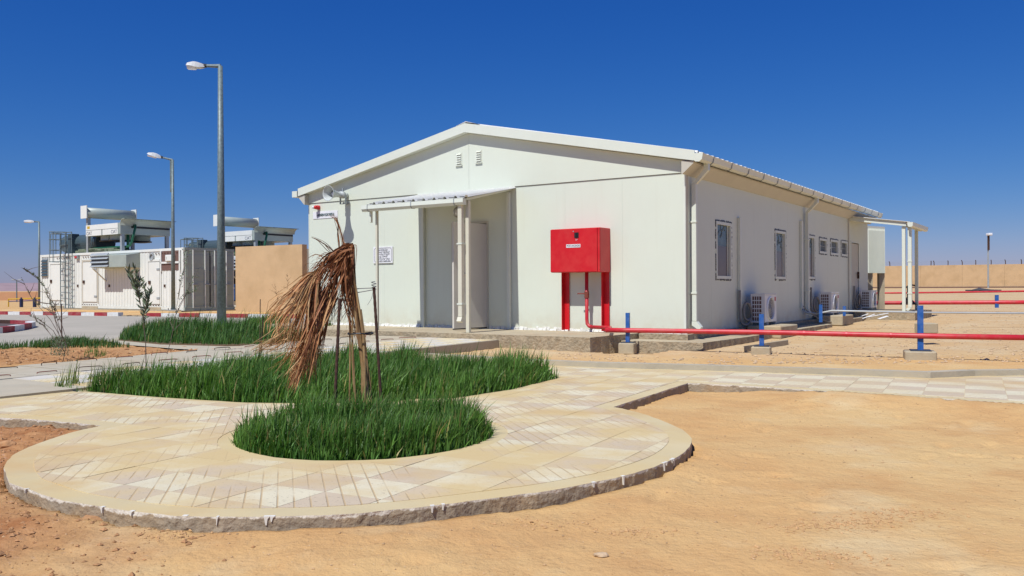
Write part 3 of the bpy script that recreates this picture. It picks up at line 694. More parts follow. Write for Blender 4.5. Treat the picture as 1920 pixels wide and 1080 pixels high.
# roof: corrugated sheets with fascia and soffit
def roofside(s):
    mb=MB(); y=-.14; prof=[(0,0),(.14,0),(.165,.034),(.205,.034),(.23,0)]
    pts=[]
    while y<14.95:
        for a,b in prof: pts.append((y+a,b))
        y+=.25
    vs=[];fs=[]
    for (yy,zz) in pts:
        xe=.235 if s>0 else -WD-.235; vs+=[(xe,yy,3.63+zz*1.2),(-WD/2,yy,4.645+zz),(xe,yy,3.615+zz*1.2),(-WD/2,yy,4.63+zz)]
    for i in range(len(pts)-1):
        a=4*i; b=a+4; fs+=[(a,a+1,b+1,b),(a+2,b+2,b+3,a+3),(a,b,b+2,a+2)]
    mb.add(vs,fs); return mb
part(B,'roof_sheet',roofside(1),m_roof); part(B,'roof_sheet',roofside(-1),m_roof)
part(B,'ridge_cap',MB().ext([(-WD/2-.25,4.62),(-WD/2,4.69),(-WD/2+.25,4.62),(-WD/2,4.675)],1,-.12,14.95),m_roof)
for s in (1,-1):
    xe=.25 if s>0 else -WD-.20
    dz=-1.02/(WD/2+.25)
    za=3.475 if s>0 else 3.475
    q=[(xe,za),(-WD/2,4.465),(-WD/2,4.645),(xe,za+.175)]
    if s<0: q=q[::-1]
    part(B,'fascia',MB().ext(q,1,-.165,-.145),m_trim)
    q=[(xe,za+.0),(-WD/2,4.465),(-WD/2,4.475),(xe,za+.01)]
    part(B,'soffit',MB().ext(q,1,-.144,-.02),m_trim)
# eave soffit box on the right, sloping back to the wall
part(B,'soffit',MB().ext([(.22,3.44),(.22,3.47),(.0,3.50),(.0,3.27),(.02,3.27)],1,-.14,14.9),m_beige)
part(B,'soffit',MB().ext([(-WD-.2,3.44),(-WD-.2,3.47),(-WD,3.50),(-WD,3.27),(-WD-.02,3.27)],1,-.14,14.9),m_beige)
g=part(B,'gutter',MB().ext([(.235,3.585),(.24,3.50),(.265,3.468),(.33,3.462),(.372,3.49),(.385,3.545),(.40,3.59),(.39,3.592),(.37,3.55),(.36,3.50),(.325,3.472),(.27,3.478),(.25,3.505),(.245,3.585)],1,-.16,14.9),m_trim)
for y in (-.16,14.9): 
    part(B,'gutter_end',MB().ext([(.233,3.60),(.235,3.49),(.265,3.458),(.335,3.452),(.385,3.49),(.404,3.60)],1,y-.012,y+.0),m_trim)
y=.35
while y<14.8:
    part(B,'gutter_strap',MB().ext([(.232,3.60),(.235,3.49),(.265,3.458),(.335,3.452),(.385,3.49),(.404,3.60),(.40,3.60),(.38,3.495),(.332,3.46),(.268,3.466),(.242,3.495),(.24,3.6)],1,y,y+.03),m_galvd); y+=.93
part(B,'gutter',MB().box(-WD-.40,-WD-.235,-.16,14.9,3.46,3.6),m_trim)
# downpipes
def downpipe(y,z0,elb=True):
    d=part(B,'downpipe',MB().bev(.03,.115,y-.045,y+.045,z0,3.13,.008).add(*elbow(y)),m_trim)
    for z in (1.2,2.45): part(B,'bracket',MB().box(.0,.125,y-.055,y+.055,z,z+.03),m_trim,parent=d)
    s=part(B,'shoe',MB().ext([(.03,z0),(.115,z0),(.20,z0-.10),(.17,z0-.16),(.03,z0-.07)],1,y-.05,y+.05),m_trim,parent=d)
def elbow(y):
    m=MB(); a,b=y-.042,y+.042; m.ext([(.03,3.12),(.11,3.12),(.34,3.35),(.34,3.47),(.26,3.47),(.26,3.37)],1,a,b); return m.v,m.f
downpipe(.27,.72); downpipe(7.47,.74)
# windows
def window(y0,y1,z0,z1,tall):
    f=.055; mb=MB().box(-.045,.012,y0,y0+f,z0,z1).box(-.045,.012,y1-f,y1,z0,z1).box(-.045,.012,y0+f,y1-f,z1-f,z1).box(-.045,.012,y0+f,y1-f,z0,z0+f)
    w=part(B,'window',mb,m_trim)
    mb=MB()
    for (a,b,c,d) in ((y0-.03,y0,z0-.03,z1+.03),(y1,y1+.03,z0-.03,z1+.03),(y0,y1,z1,z1+.03),(y0,y1,z0-.03,z0)):
        L_=(d-c) if (b-a)<.05 else (b-a); n=max(3,int(L_/.045))
        for k in range(n):
            if rng.random()<.2: continue
            if (b-a)<.05: mb.box(.0,.006+.006*rng.random(),a+rng.uniform(-.008,.006),b+rng.uniform(-.01,.014),c+(d-c)*k/n,c+(d-c)*(k+.9)/n)
            else: mb.box(.0,.006+.006*rng.random(),a+(b-a)*k/n,a+(b-a)*(k+.9)/n,c+rng.uniform(-.012,.006),d+rng.uniform(-.006,.012))
    part(B,'foil_flashing',mb,m_foil,parent=w,kind='stuff')
    zq=z0+(z1-z0)*.58 if tall else z0+f
    part(B,'pane',MB().box(-.035,-.030,y0+f,y1-f,zq,z1-f),m_glass,parent=w)
    mb=MB()
    if tall:
        zm=z0+(z1-z0)*.58; mb.box(-.028,-.018,y1-f-.09,y1-f-.06,z0+f,z1-f)
        part(B,'pane',MB().box(-.035,-.030,y0+f,y1-f,z0+f,zm-.002),mat('brown_reflection_glass',(.13,.09,.075),.18,spec=.4),parent=w)  # lower pane: brown reflection painted into the glass colour
        bb=MB()
        for k in range(7):
            a=rng.uniform(y0+f+.05,y1-f-.05); zz=rng.uniform(zm+.05,z1-f-.05); bb.tube([(-.0285,a,zz),(-.0285,min(max(a+rng.uniform(-.12,.12),y0+f),y1-f),zz+rng.uniform(-.06,.06)),(-.0285,min(max(a+rng.uniform(-.2,.2),y0+f),y1-f),min(zz+.12,z1-f))],.008,4)
        part(B,'guard_scroll',bb,m_galv,parent=w,kind='stuff')
    else:
        for k in range(1,5): mb.box(-.029,-.017,y0+f+(y1-y0-2*f)*k/5-.006,y0+f+(y1-y0-2*f)*k/5+.006,z0+f,z1-f)
        mb.box(-.029,-.0172,y0+f,y1-f,(z0+z1)/2-.006,(z0+z1)/2+.006)
    part(B,'guard_bars',mb,m_galvd if not tall else m_trim,parent=w,kind=None if tall else 'stuff')
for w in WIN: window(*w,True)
for w in SM: window(*w,False)
# side door under the rear porch
d=part(B,'side_door',MB().box(-.04,-.005,12.44,13.34,.62,2.58),m_beige)
part(B,'handle',MB().box(-.005,.05,13.2,13.24,1.55,1.75).box(.03,.05,13.08,13.24,1.66,1.69),m_rebar,parent=d)
part(B,'door_frame',MB().box(-.05,.012,12.38,12.42,.61,2.64).box(-.05,.012,13.36,13.40,.61,2.64).box(-.05,.012,12.42,13.36,2.60,2.64),m_trim)
# cable trunking on the side wall
for y,z0,z1 in ((2.72,.66,2.70),(7.12,.78,2.9)):
    c=part(B,'cable_trunking',MB().bev(.0,.06,y-.05,y+.05,z0,z1,.006),m_trim)
part(B,'cable_trunking',MB().box(.0,.03,12.02,12.08,.6,3.3),m_beige)
# front door: frame, open leaf, white frame posts either side of the entrance
fr=MB().box(-5.09,-5.05,-.02,.06,.52,2.66).box(-4.21,-4.17,-.02,.06,.52,2.66).box(-5.05,-4.21,-.02,.06,2.62,2.66)
part(B,'door_frame',fr,m_beige)
A_=math.radians(82); hx,hy=-4.20,-.025; dx_,dy_=-math.cos(math.pi-A_)*-1,0
ux,uy=math.cos(math.pi+A_- math.pi),0
# leaf swings outward about the hinge at the right-hand jamb
c_,s_=math.cos(A_),math.sin(A_)
def leaf(u,w,z): # u along the leaf from the hinge, w thickness
    X_=-u*c_-w*s_; Y_=-u*s_+w*c_
    return (hx+X_,hy+Y_,z)
def lbox(u0,u1,w0,w1,z0,z1):
    m=MB().box(u0,u1,w0,w1,z0,z1); m.v=[leaf(*v) for v in m.v]; return m
dl=part(B,'door',lbox(.0,.92,.0,.045,.545,2.60),mat('door_paint',(.62,.585,.50),.45,var=.03))
part(B,'handle',lbox(.70,.74,.045,.06,1.42,1.66).add(*(lambda m:(m.v,m.f))(lbox(.60,.74,.085,.10,1.60,1.625))).add(*(lambda m:(m.v,m.f))(lbox(.72,.735,.05,.10,1.60,1.625))),m_galvd,parent=dl)
part(B,'handle',lbox(.70,.74,-.015,-.0,1.42,1.66).add(*(lambda m:(m.v,m.f))(lbox(.60,.74,-.06,-.045,1.60,1.625))),m_galvd,parent=dl)
for z in (.85,1.6,2.2): part(B,'hinge',lbox(-.03,.0,.0,.05,z,z+.12),m_galvd,parent=dl)
part(B,'gasket',lbox(.0,.92,.005,.04,.522,.545),m_black,parent=dl)
# entrance canopy
can=part(B,'canopy',MB().ext([(-1.50,2.93),(-1.44,2.93),(-.02,3.24),(-.02,3.27),(-1.50,2.96)],0,-3.63,-3.60),m_trim)
part(B,'canopy_side',MB().ext([(-1.50,2.90),(-.02,3.19),(-.02,3.27),(-1.50,2.97)],0,-5.955,-5.925),m_trim,parent=can)
# corrugated sheet
mb=MB(); vs=[];fs=[]; xs_=[];x=-5.99
while x<-3.57:
    for a,b in ((0,0),(.15,0),(.175,.03),(.215,.03),(.24,0)): xs_.append((x+a,b))
    x+=.25
for x,b in xs_: vs+=[(x,-1.575,2.972+b*1.4),(x,-.01,3.28+b),(x,-1.575,2.966+b*1.4),(x,-.01,3.27+b)]
for i in range(len(xs_)-1):
    a=4*i;b=a+4; fs+=[(a,b,b+1,a+1),(a+2,a+3,b+3,b+2),(a,a+2,b+2,b)]
part(B,'canopy_sheet',MB().add(vs,fs),m_roof,parent=can)
gm=[(-1.535,2.945),(-1.545,2.86),(-1.50,2.835),(-1.47,2.84),(-1.46,2.945),(-1.47,2.945),(-1.48,2.85),(-1.50,2.845),(-1.535,2.865),(-1.528,2.945)]
gg=part(B,'canopy_gutter',MB().ext([(a-.07,b) for a,b in [(-1.45,2.95),(-1.555,2.955),(-1.56,2.88),(-1.53,2.835),(-1.45,2.835)]],0,-6.08,-3.585),m_trim,parent=can)
for x in (-5.93,-4.82,-3.80): part(B,'gutter_strap',MB().ext([(a-.07,b) for a,b in [(-1.448,2.965),(-1.562,2.968),(-1.567,2.875),(-1.535,2.828),(-1.448,2.828)]],0,x,x+.018),m_galvd,parent=can)
part(B,'canopy_ledger',MB().box(-5.99,-3.58,-.024,-.0185,3.24,3.33),m_trim,parent=can)
part(B,'post',MB().bev(-5.895,-5.845,-1.43,-1.38,ZB,2.92,.006),m_post,parent=can)
part(B,'post',MB().bev(-3.665,-3.59,-1.45,-1.38,ZB,2.93,.006),m_post,parent=can)
part(B,'post',MB().bev(-5.86,-5.79,-.075,-.002,ZB,3.2,.006),m_trim,parent=can)
part(B,'post',MB().bev(-3.69,-3.62,-.075,-.002,ZB,3.2,.006),m_trim,parent=can)
dpf=part(B,'downpipe',MB().bev(-3.76,-3.67,-1.56,-1.47,.80,2.85,.008).ext([(-1.56,.80),(-1.47,.80),(-1.52,.69),(-1.60,.72)],0,-3.765,-3.665),m_post,parent=can)
part(B,'downpipe',MB().bev(-5.95,-5.91,-1.54,-1.48,2.62,2.85,.006),m_trim,parent=can)
part(B,'rib_shade_strip',MB().box(-5.98,-3.60,-1.50,-1.49,2.93,3.0),m_black,parent=can)  # black strip added for the shade in the gaps under the ribs
for z in (2.12,1.02): part(B,'bracket',MB().box(-3.775,-3.655,-1.57,-1.452,z,z+.025),m_trim,parent=can)
# rear porch on the right side
po=part(B,'porch',MB().ext([(.02,3.22),(1.52,3.00),(1.52,3.10),(.02,3.33)],1,12.2,12.25),m_trim)
part(B,'porch_sheet',MB().ext([(.02,3.34),(1.62,3.105),(1.62,3.12),(.02,3.36)],1,12.15,14.75),m_roof,parent=po)
part(B,'porch_beam',MB().box(1.50,1.56,12.26,14.6,2.97,3.06),m_trim,parent=po)
part(B,'gutter',MB().ext([(1.565,3.10),(1.57,3.0),(1.60,2.97),(1.67,2.97),(1.70,3.0),(1.71,3.10)],1,12.12,14.8),m_trim,parent=po)
for x,y in ((1.44,12.3),(1.44,14.4)): part(B,'post',MB().bev(x-.045,x+.045,y-.045,y+.045,.6,3.0,.006),m_trim,parent=po)
part(B,'downpipe',MB().bev(1.54,1.64,12.3,12.4,.72,2.98,.008).ext([(1.54,.72),(1.64,.72),(1.55,.62),(1.48,.66)],1,12.3,12.4),m_trim,parent=po)
part(B,'bracket',MB().box(1.53,1.65,12.29,12.41,2.0,2.03).box(1.53,1.65,12.29,12.41,1.1,1.13),m_trim,parent=po)
# gable vents
for px,py in ((861,298),(898,293)):
    c=F(px,py,-.02); v=part(B,'gable_vent',MB().box(c[0]-.07,c[0]+.07,-.032,-.018,c[2]-.12,c[2]+.12),m_trim)
    for k in range(5): part(B,'slat',MB().ext([(-.055,c[2]-.10+k*.045),(-.033,c[2]-.075+k*.045),(-.033,c[2]-.082+k*.045)],0,c[0]-.055,c[0]+.055),m_trim,parent=v)
    part(B,'sill',MB().box(c[0]-.085,c[0]+.085,-.05,-.018,c[2]-.145,c[2]-.13),m_trim,parent=v)
# ------------------------------------------------------------ things on the front wall
# horn loudspeaker
hc=F(657,367,0); hx_,hz_=-8.04,3.415
sp=Thing('horn_loudspeaker','grey horn loudspeaker mounted high on the white gable wall','loudspeaker',(hx_,-.02,hz_),'S')
def hp(pr): return MB().lathe((hx_,0,hz_),(0,-1,-.0),pr,32)
part(sp,'horn',hp([(.60,.170),(.605,.163),(.575,.148),(.53,.114),(.46,.083),(.36,.059),(.26,.05),(.26,.0)]+[]),mat('speaker_grey',(.50,.53,.50),.4),smooth=True)
part(sp,'outer_shell',hp([(.60,.171),(.575,.158),(.53,.124),(.46,.092),(.36,.068),(.22,.055),(.22,.078),(.13,.078),(.12,.0)]),mat('speaker_grey',(.50,.53,.50),.4),smooth=True)
part(sp,'reflector',hp([(.46,.0),(.46,.042),(.44,.048),(.33,.05),(.31,.04)]),m_white,smooth=True)
part(sp,'driver',hp([(.14,.0),(.14,.055),(.03,.055),(.02,.0)]),mat('speaker_grey',(.5,.53,.5),.4),smooth=True)
part(sp,'bracket',MB().box(hx_-.085,hx_-.078,-.17,-.12,hz_-.20,hz_+.0).box(hx_+.078,hx_+.085,-.17,-.12,hz_-.20,hz_).box(hx_-.085,hx_+.085,-.17,-.12,hz_-.206,hz_-.20).box(hx_-.02,hx_+.02,-.14,-.003,hz_-.20,hz_-.16),m_galvd)
part(sp,'clamp_bolt',MB().box(hx_-.012,hx_+.012,-.16,-.13,hz_+.056,hz_+.16),m_galvd)
# siren
c=F(595,389,-.05)
si=Thing('alarm_beacon','small red alarm beacon at the upper left corner of the front wall','alarm beacon',(c[0],-.0,c[2]),'S')
part(si,'base',MB().lathe((c[0],0,c[2]),(0,-1,0),[(.0,.0),(.0,.05),(.06,.05),(.07,.0)],20),m_red,smooth=True)
part(si,'dome',MB().lathe((c[0],-.07,c[2]),(0,-1,0),[(.0,.045),(.05,.043),(.075,.03),(.08,.0)],20),m_red,smooth=True)
part(si,'lens',MB().lathe((c[0]-.04,-.08,c[2]),(0,-1,0),[(.0,.0),(.0,.035),(.06,.035),(.08,.022),(.085,0)],20),m_lens,smooth=True)
def board(name,label,cat,px0,py0,px1,py1,m,th=.008):
    a=F(px0,py0,-.01);b=F(px1,py1,-.01); x0,x1=min(a[0],b[0]),max(a[0],b[0]); z0,z1=min(a[2],b[2]),max(a[2],b[2])
    t=Thing(name,label,cat,((x0+x1)/2,-.0,z0),'S'); part(t,'board',MB().bev(x0,x1,-.003-th,-.003,z0,z1,.002),m); return t,x0,x1,z0,z1
t,x0,x1,z0,z1=board('building_sign','white building sign with two lines of lettering near the upper left corner','sign',587,411,633,394,m_white)
tx=mat('grey_green_lettering',(.12,.2,.2),.5)
text(t,'lettering','CENTRALE DE HAMELA',.078,((x0+x1)/2+.03,-.013,z1-.08),tx,parent=None,xs=.62)
text(t,'lettering','BATIMENT ELECTRIQUE',.082,((x0+x1)/2+.02,-.013,z0+.075),mat('dark_lettering',(.02,.05,.05),.5),parent=None,xs=.62,bold=.0012)
# arabic plaque
t,x0,x1,z0,z1=board('wall_plaque','white marble plaque engraved with Arabic text behind the left canopy post','plaque',701,494,737,462,m_white,.025)
bl=mat('engraved_black',(.015,.02,.035),.5); yy=-.0295
mb=MB(); m_=.025
for a,b,c,d in ((x0+m_+.03,x1-m_-.03,z1-m_-.008,z1-m_),(x0+m_+.03,x1-m_-.03,z0+m_,z0+m_+.008),(x0+m_,x0+m_+.008,z0+m_+.03,z1-m_-.03),(x1-m_-.008,x1-m_,z0+m_+.03,z1-m_-.03)): mb.box(a,b,yy,yy+.002,c,d)
for sx_,cx in ((1,x0+m_),(-1,x1-m_)):
    for sz_,cz_ in ((1,z0+m_),(-1,z1-m_)):
        mb.add([(cx+sx_*.002,yy,cz_+sz_*.034),(cx+sx_*.034,yy,cz_+sz_*.002),(cx+sx_*.038,yy,cz_+sz_*.008),(cx+sx_*.008,yy,cz_+sz_*.038)],[(0,1,2,3)])
part(t,'border',mb,bl)
lines=['بسم الله الرحمن الرحيم','الجمهورية الجزائرية','تم تدشين هذه المحطة','وزير الطاقة','من طرف السيد الوزير','يوم الأحد الموافق']
for k,s_ in enumerate(lines):
    z=z1-.062-k*(z1-z0-.12)/5.0
    ob=text(t,'lettering',s_,.047,((x0+x1)/2,-.031,z),bl,bold=.0)
    me=ob.data; w=max([v.co.x for v in me.vertices],default=0)-min([v.co.x for v in me.vertices],default=0)
    if len(me.vertices)==0: print('no glyphs',k)
    else:
        f=min(1.2,(x1-x0-.12)*(.62 if k in(0,3) else .9)/max(w,1e-3)); cx=(max(v.co.x for v in me.vertices)+min(v.co.x for v in me.vertices))/2
        for v in me.vertices: v.co.x=(v.co.x-cx)*f
# bulkhead lamp by the door
c=F(858,398,-.03)
t=Thing('bulkhead_lamp','round caged bulkhead lamp on the wall under the canopy','wall lamp',(c[0],0,c[2]),'S')
part(t,'housing',MB().lathe((c[0],-.0,c[2]),(0,-1,0),[(.0,.0),(.0,.11),(.05,.105),(.05,.0)],24),mat('lamp_housing',(.35,.33,.27),.6),smooth=True)
part(t,'glass_bowl',MB().lathe((c[0],-.05,c[2]),(0,-1,0),[(.0,.085),(.05,.07),(.08,.04),(.09,.0)],24),m_lens,smooth=True)
part(t,'cage',MB().tube([(c[0]+.09*math.cos(a),-.06-.0,c[2]+.09*math.sin(a)) for a in np.linspace(0,2*math.pi,17)],.007,5).tube([(c[0],-.06,c[2]-.09),(c[0],-.14,c[2]-.04),(c[0],-.15,c[2]),(c[0],-.14,c[2]+.04),(c[0],-.06,c[2]+.09)],.007,5),mat('lamp_housing',(.35,.33,.27),.6))
# fire cabinet
FX0,FX1,FZ0,FZ1,FY=-2.475,-1.445,1.60,2.40,-.42
t=Thing('fire_hose_cabinet','large red fire hose cabinet on two legs against the white front wall','fire cabinet',((FX0+FX1)/2,-.2,ZB),'S')
part(t,'body',MB().bev(FX0,FX1,FY+.03,-.004,FZ0,FZ1,.006),m_red)
dr=part(t,'door',MB().bev(FX0+.004,FX1-.05,FY,FY+.026,FZ0+.01,FZ1-.01,.004),m_red)
part(t,'door_edge',MB().bev(FX1-.045,FX1-.002,FY+.008,FY+.027,FZ0+.004,FZ1-.004,.003),m_red)
a=F(1081,441,FY)
part(t,'latch',MB().box(a[0]-.045,a[0]+.045,FY-.006,FY-.001,a[2]-.05,a[2]+.05),m_black,parent=dr)
part(t,'latch_lever',MB().box(a[0]-.012,a[0]+.012,FY-.02,FY-.006,a[2]-.04,a[2]+.03),m_black,parent=dr)
part(t,'screw',MB().lathe((F(1075,434,FY)[0],FY,F(1075,434,FY)[2]),(0,-1,0),[(0,.012),(.006,.01),(.006,0)],10),m_galvd,parent=dr)
b=F(1075,461,FY)
lb=part(t,'name_plate',MB().box(b[0]-.148,b[0]+.148,FY-.004,FY-.0005,b[2]-.03,b[2]+.03),m_white,parent=dr)
text(t,'lettering','POST.INCENDIE',.052,(b[0],FY-.0055,b[2]),mat('black_ink',(.02,.02,.02),.5),parent=dr,xs=.74)
text(t,'lettering','EP',.045,(a[0],FY-.003,a[2]-.085),mat('pink_ink',(.85,.45,.45),.5),parent=dr)
for xa in (FX0+.06,FX1-.13): part(t,'leg',MB().box(xa,xa+.012,-.12,-.02,ZB+.02,FZ0-.001).box(xa+.012,xa+.115,-.03,-.018,ZB+.02,FZ0-.001),m_red)
# riser pipe of the cabinet, elbow and red water main along the ground
PRZ=.645
p0=F(1100,513,-.16); px_=p0[0]
main_pts=[D(1178,619.5,14.55),D(1430,623,13.72),D(1729,630,12.7),D(1985,634,11.9)]
pe=[loc(p) for p in main_pts]
t=Thing('red_water_pipe','red water pipe running from the fire cabinet over the blue posts','water pipe',(px_,-.16,ZB),'S')
z0=.60
part(t,'riser',MB().tube([(px_,-.16,FZ0),(px_,-.16,z0+.14),(px_+.01,-.165,z0+.06),(px_+.05,-.17,z0+.015),(px_+.12,-.18,z0)],.034,12),m_redp,smooth=True)
part(t,'valve',MB().lathe((px_,-.16,1.25),(0,0,-1),[(0,.0),(0,.045),(.12,.045),(.12,0)],12).tube([(px_,-.19,1.21),(px_-.16,-.22,1.21)],.012,6),m_redrust)
ma=main_pts; s0=wor(px_+.08,-.18,z0)
def S2(p): return tuple(loc(p))
part(t,'feed_pipe',MB().tube([(px_+.1,-.18,z0),(px_+.55,-.30,z0-.0),S2(ma[0]+np.array([-.3,.16,-.0])),S2(ma[0]+np.array([0,0,0]))],.034,12),m_redp,smooth=True)
part(t,'main_pipe',MB().tube([S2(ma[0]+(ma[0]-ma[1])*.18)]+[S2(p) for p in ma],.040,14),m_redp,smooth=True)
for k in range(1,4): part(t,'pipe_coupling',MB().tube([S2(ma[1]+(ma[2]-ma[1])*(k*.27)),S2(ma[1]+(ma[2]-ma[1])*(k*.27+.012))],.043,12),m_redp)
# bricks under the cabinet pipes
for px,py in ((1060,615),(1130,618.5)):
    c=F(px,py,-.62 if px<1100 else -.35); P=G(px,py,ZB+.03); l=loc(P)
    single('brick',MB().bev(l[0]-.11,l[0]+.11,l[1]-.05,l[1]+.05,ZB,ZB+.06,.004),m_brick,('red brick lying at the foot of the fire cabinet on the slab','red brick lying under the pipe bend beside the fire cabinet')[px>1100],'brick',(l[0],l[1],ZB),'S',group='loose bricks by the fire cabinet')
# blue pipe supports
def support(p,h,w,label,blk=True,blkz=.1,name='pipe_support',plate=True,grp='blue pipe support posts',fw=.2):
    pw=min(.14,fw*.8)
    x,y,z=p; t=Thing(name,label,'pipe support',(x,y,z),'W',-.35,grp)
    o=t.o
    def L_(mb): return mb
    part(t,'post',MB().add(*(lambda m:(m.v,m.f))(MB().box(x-w/2,x+w/2,y-w/2,y-w/2+.008,z,z+h).box(x-w/2,x-w/2+.008,y-w/2+.008,y+w/2,z,z+h).box(x+w/2-.008,x+w/2,y-w/2+.008,y+w/2,z,z+h))),m_blue)
    if plate: part(t,'base_plate',MB().bev(x-pw,x+pw,y-pw,y+pw,z-.012,z+.002,.003),mat('dark_plate',(.05,.06,.08),.5,.3))
    if blk: part(t,'footing',MB().bev(x-fw*1.1,x+fw,y-fw,y+fw,z-blkz-.1,z-.012,.015),m_conc)
    
    return t
e=main_pts
support((e[0][0],e[0][1]+.055,.405),.49,.064,'blue steel post carrying the red pipe at the slab corner near the fire cabinet',True,fw=.125)
support((e[1][0],e[1][1]+.055,.39),.50,.07,'blue steel post carrying the red pipe in front of the nearest air conditioner',fw=.14)
support((e[2][0],e[2][1]+.055,.385),.65,.078,'tallest blue steel post carrying the red pipe on its own concrete block')
t2=support(D(1869,577,30),.44,.11,'small blue post under the second red pipe far behind on the right',False,plate=False)
# grey conduit with thin blue posts
ga=wor(.1,7.12,.70); gb=wor(.35,7.25,.665); gc=D(1728,586,20.5); gd=D(1935,587.5,20.5)
gp=Thing('grey_conduit','thin grey conduit running low from the side wall out across the sand','conduit',tuple(ga),'W')
part(gp,'conduit',MB().tube([wor(.05,7.12,.78),ga,gb,D(1560,582.5,19.8),gc,gd,gd+(gd-gc)*.5],.022,8),mat('grey_pvc',(.45,.47,.46),.5),smooth=True)
for px,py0,py1,d,lb in ((1539,571,604,19.3,'thin blue post holding the grey conduit beside the second air conditioner'),(1583,574,592,21.5,'short blue post holding the grey conduit just past the second air conditioner')):
    a=D(px,py1,d); h=(py1-py0)*d/FPX; support(a,h,.07,lb,False,plate=False)
a=D(1735,614,15.5); single('concrete_block',MB().bev(a[0]-.13,a[0]+.16,a[1]-.15,a[1]+.15,a[2]-.1,a[2]+.08,.015),m_conc,'small concrete block sitting behind the tallest blue post','block',a)
# ------------------------------------------------------------ air conditioners
def ac(name,x,y,z,label,pad):
    h=.56 if name==0 else .50; w=.28; l=.78
    t=Thing('air_conditioner',label,'air conditioner',(x,y,z),'S',group='outdoor air conditioner units')
    part(t,'casing',MB().bev(x+.012,x+w,y+.02,y+l,z,z+h,.012),m_ac)
    gm=MB().box(x,x+w,y,y+.02,z+h-.035,z+h).box(x,x+w,y,y+.02,z,z+.035).box(x+w-.07,x+w,y,y+.02,z+.035,z+h-.035).box(x,x+.025,y,y+.02,z+.035,z+h-.035)
    part(t,'side_frame',gm,m_ac)
    part(t,'coil',MB().box(x+.02,x+w-.06,y+.012,y+.019,z+.03,z+h-.03),m_brown)
    bars=MB(); nb=5
    for k in range(1,6): bars.box(x+.025,x+w-.07,y-.002,y+.006,z+.035+(h-.07)*k/6-.009,z+.035+(h-.07)*k/6+.009)
    part(t,'grille_bars',bars,m_ac)
    bars=MB()
    for k in range(1,4): bars.box(x+.025+(w-.095)*k/4-.006,x+.025+(w-.095)*k/4+.006,y-.0045,y-.0025,z+.035,z+h-.035)
    part(t,'grille_bars',bars,m_ac)
    fc=(x+w,y+l*.45,z+h*.5); R_=h*.41
    part(t,'fan_shroud',MB().lathe(fc,(1,0,0),[(0.,R_*1.04),(.025,R_*1.02),(.03,R_*.97),(.004,R_*.94)],28),m_ac,smooth=True)
    part(t,'fan',MB().lathe((x+w+.001,fc[1],fc[2]),(1,0,0),[(.001,R_*.93),(.002,.04),(.012,.04),(.012,0)],24),m_tape)
    gr=MB()
    for r in np.linspace(.05,R_*.95,6): gr.tube([(x+w+.022,fc[1]+r*math.cos(a),fc[2]+r*math.sin(a)) for a in np.linspace(0,2*math.pi,21)],.003,3,False)
    part(t,'fan_guard',gr,m_ac)
    part(t,'logo',MB().box(x+w+.0005,x+w+.003,y+l-.14,y+l-.06,z+h-.13,z+h-.05),mat('logo_red',(.45,.03,.05),.5))
    part(t,'top_cover',MB().bev(x-.008,x+w+.012,y-.008,y+l+.008,z+h,z+h+.018,.004),m_ac)
    for yy in (y+.12,y+l-.14): part(t,'foot',MB().box(x+.0,x+w+.02,yy,yy+.05,z-.05,z),m_galvd)
    # pipe loops behind it
    y0=y-.42
    pts=[(.06,y0-.02,z+.55+(.1)),(.06,y0-.02,z+.1),(.09,y0+.05,z-.03),(.14,y0+.22,z-.04),(.17,y0+.34,z+.06),(.17,y0+.36,z+.2),(.15,y0+.3,z+.38),(.11,y0+.18,z+.42),(.09,y0+.1,z+.28),(.1,y0+.12,z+.1),(.14,y0+.25,z+.03),(.16,y+.06,z+.15)]
    hs=Thing('refrigerant_hose',label.replace('air conditioner','taped hose of the air conditioner').replace('white ','grey ') if False else ('grey taped refrigerant hose looped beside the '+pad),'hose',(.06,y0,z),'S',group='refrigerant hoses along the side wall')
    part(hs,'hose',MB().tube([tuple(p) for p in smooth3(pts)],.026,8),m_tape,smooth=True)
    return t
def smooth3(P,it=2):
    P=[np.array(p,float) for p in P]
    for _ in range(it):
        Q=[P[0]]
        for a,b in zip(P[:-1],P[1:]): Q+=[a*.75+b*.25,a*.25+b*.75]
        P=Q+[P[-1]]
    return P
ac(0,.14,3.06,.60,'white air conditioner standing nearest the camera on a concrete pad','nearest air conditioner')
ac(1,.16,8.28,.65,'white air conditioner in the middle of the side wall behind the blue post','middle air conditioner')
ac(2,.16,12.95,.68,'farthest air conditioner standing in the shade beside the porch door','farthest air conditioner')
for (a,b,c,d,z0,z1,l) in ((.12,.80,2.86,4.02,.3,.545,'concrete pad under the nearest air conditioner'),(.10,.75,8.1,9.25,.35,.60,'concrete pad under the middle air conditioner')):
    single('concrete_pad',MB().bev(a,b,c,d,z0,z1,.02),m_conc,l,'concrete pad',(a,c,z0),'S')
# drain hose
single('drain_hose',MB().tube([wor(.1,7.0,.85),wor(.15,7.2,.72),wor(.3,7.5,.56),wor(.45,7.9,.45),wor(.5,8.3,.44)],.012,6),m_tape,'thin grey drain hose trailing down from the middle of the side wall','hose')
# white plastic scraps on the ground by the porch
mb=MB()
for k in range(9):
    c=G(rng.uniform(1612,1668),rng.uniform(592,599),.42); a=rng.uniform(-.4,.6); L_=rng.uniform(.25,.7); w=rng.uniform(.03,.08); d=np.array([math.cos(a),math.sin(a)]); n_=np.array([-d[1],d[0]])
    zz=.45+rng.uniform(0,.14); mb.add([(*(c[:2]-d*L_/2-n_*w),.42),(*(c[:2]+d*L_/2-n_*w),zz),(*(c[:2]+d*L_/2+n_*w),zz+.01),(*(c[:2]-d*L_/2+n_*w),.43)],[(0,1,2,3)])
single('plastic_scraps',mb,m_white,'heap of torn white plastic strips on the ground before the porch','debris',kind='stuff')
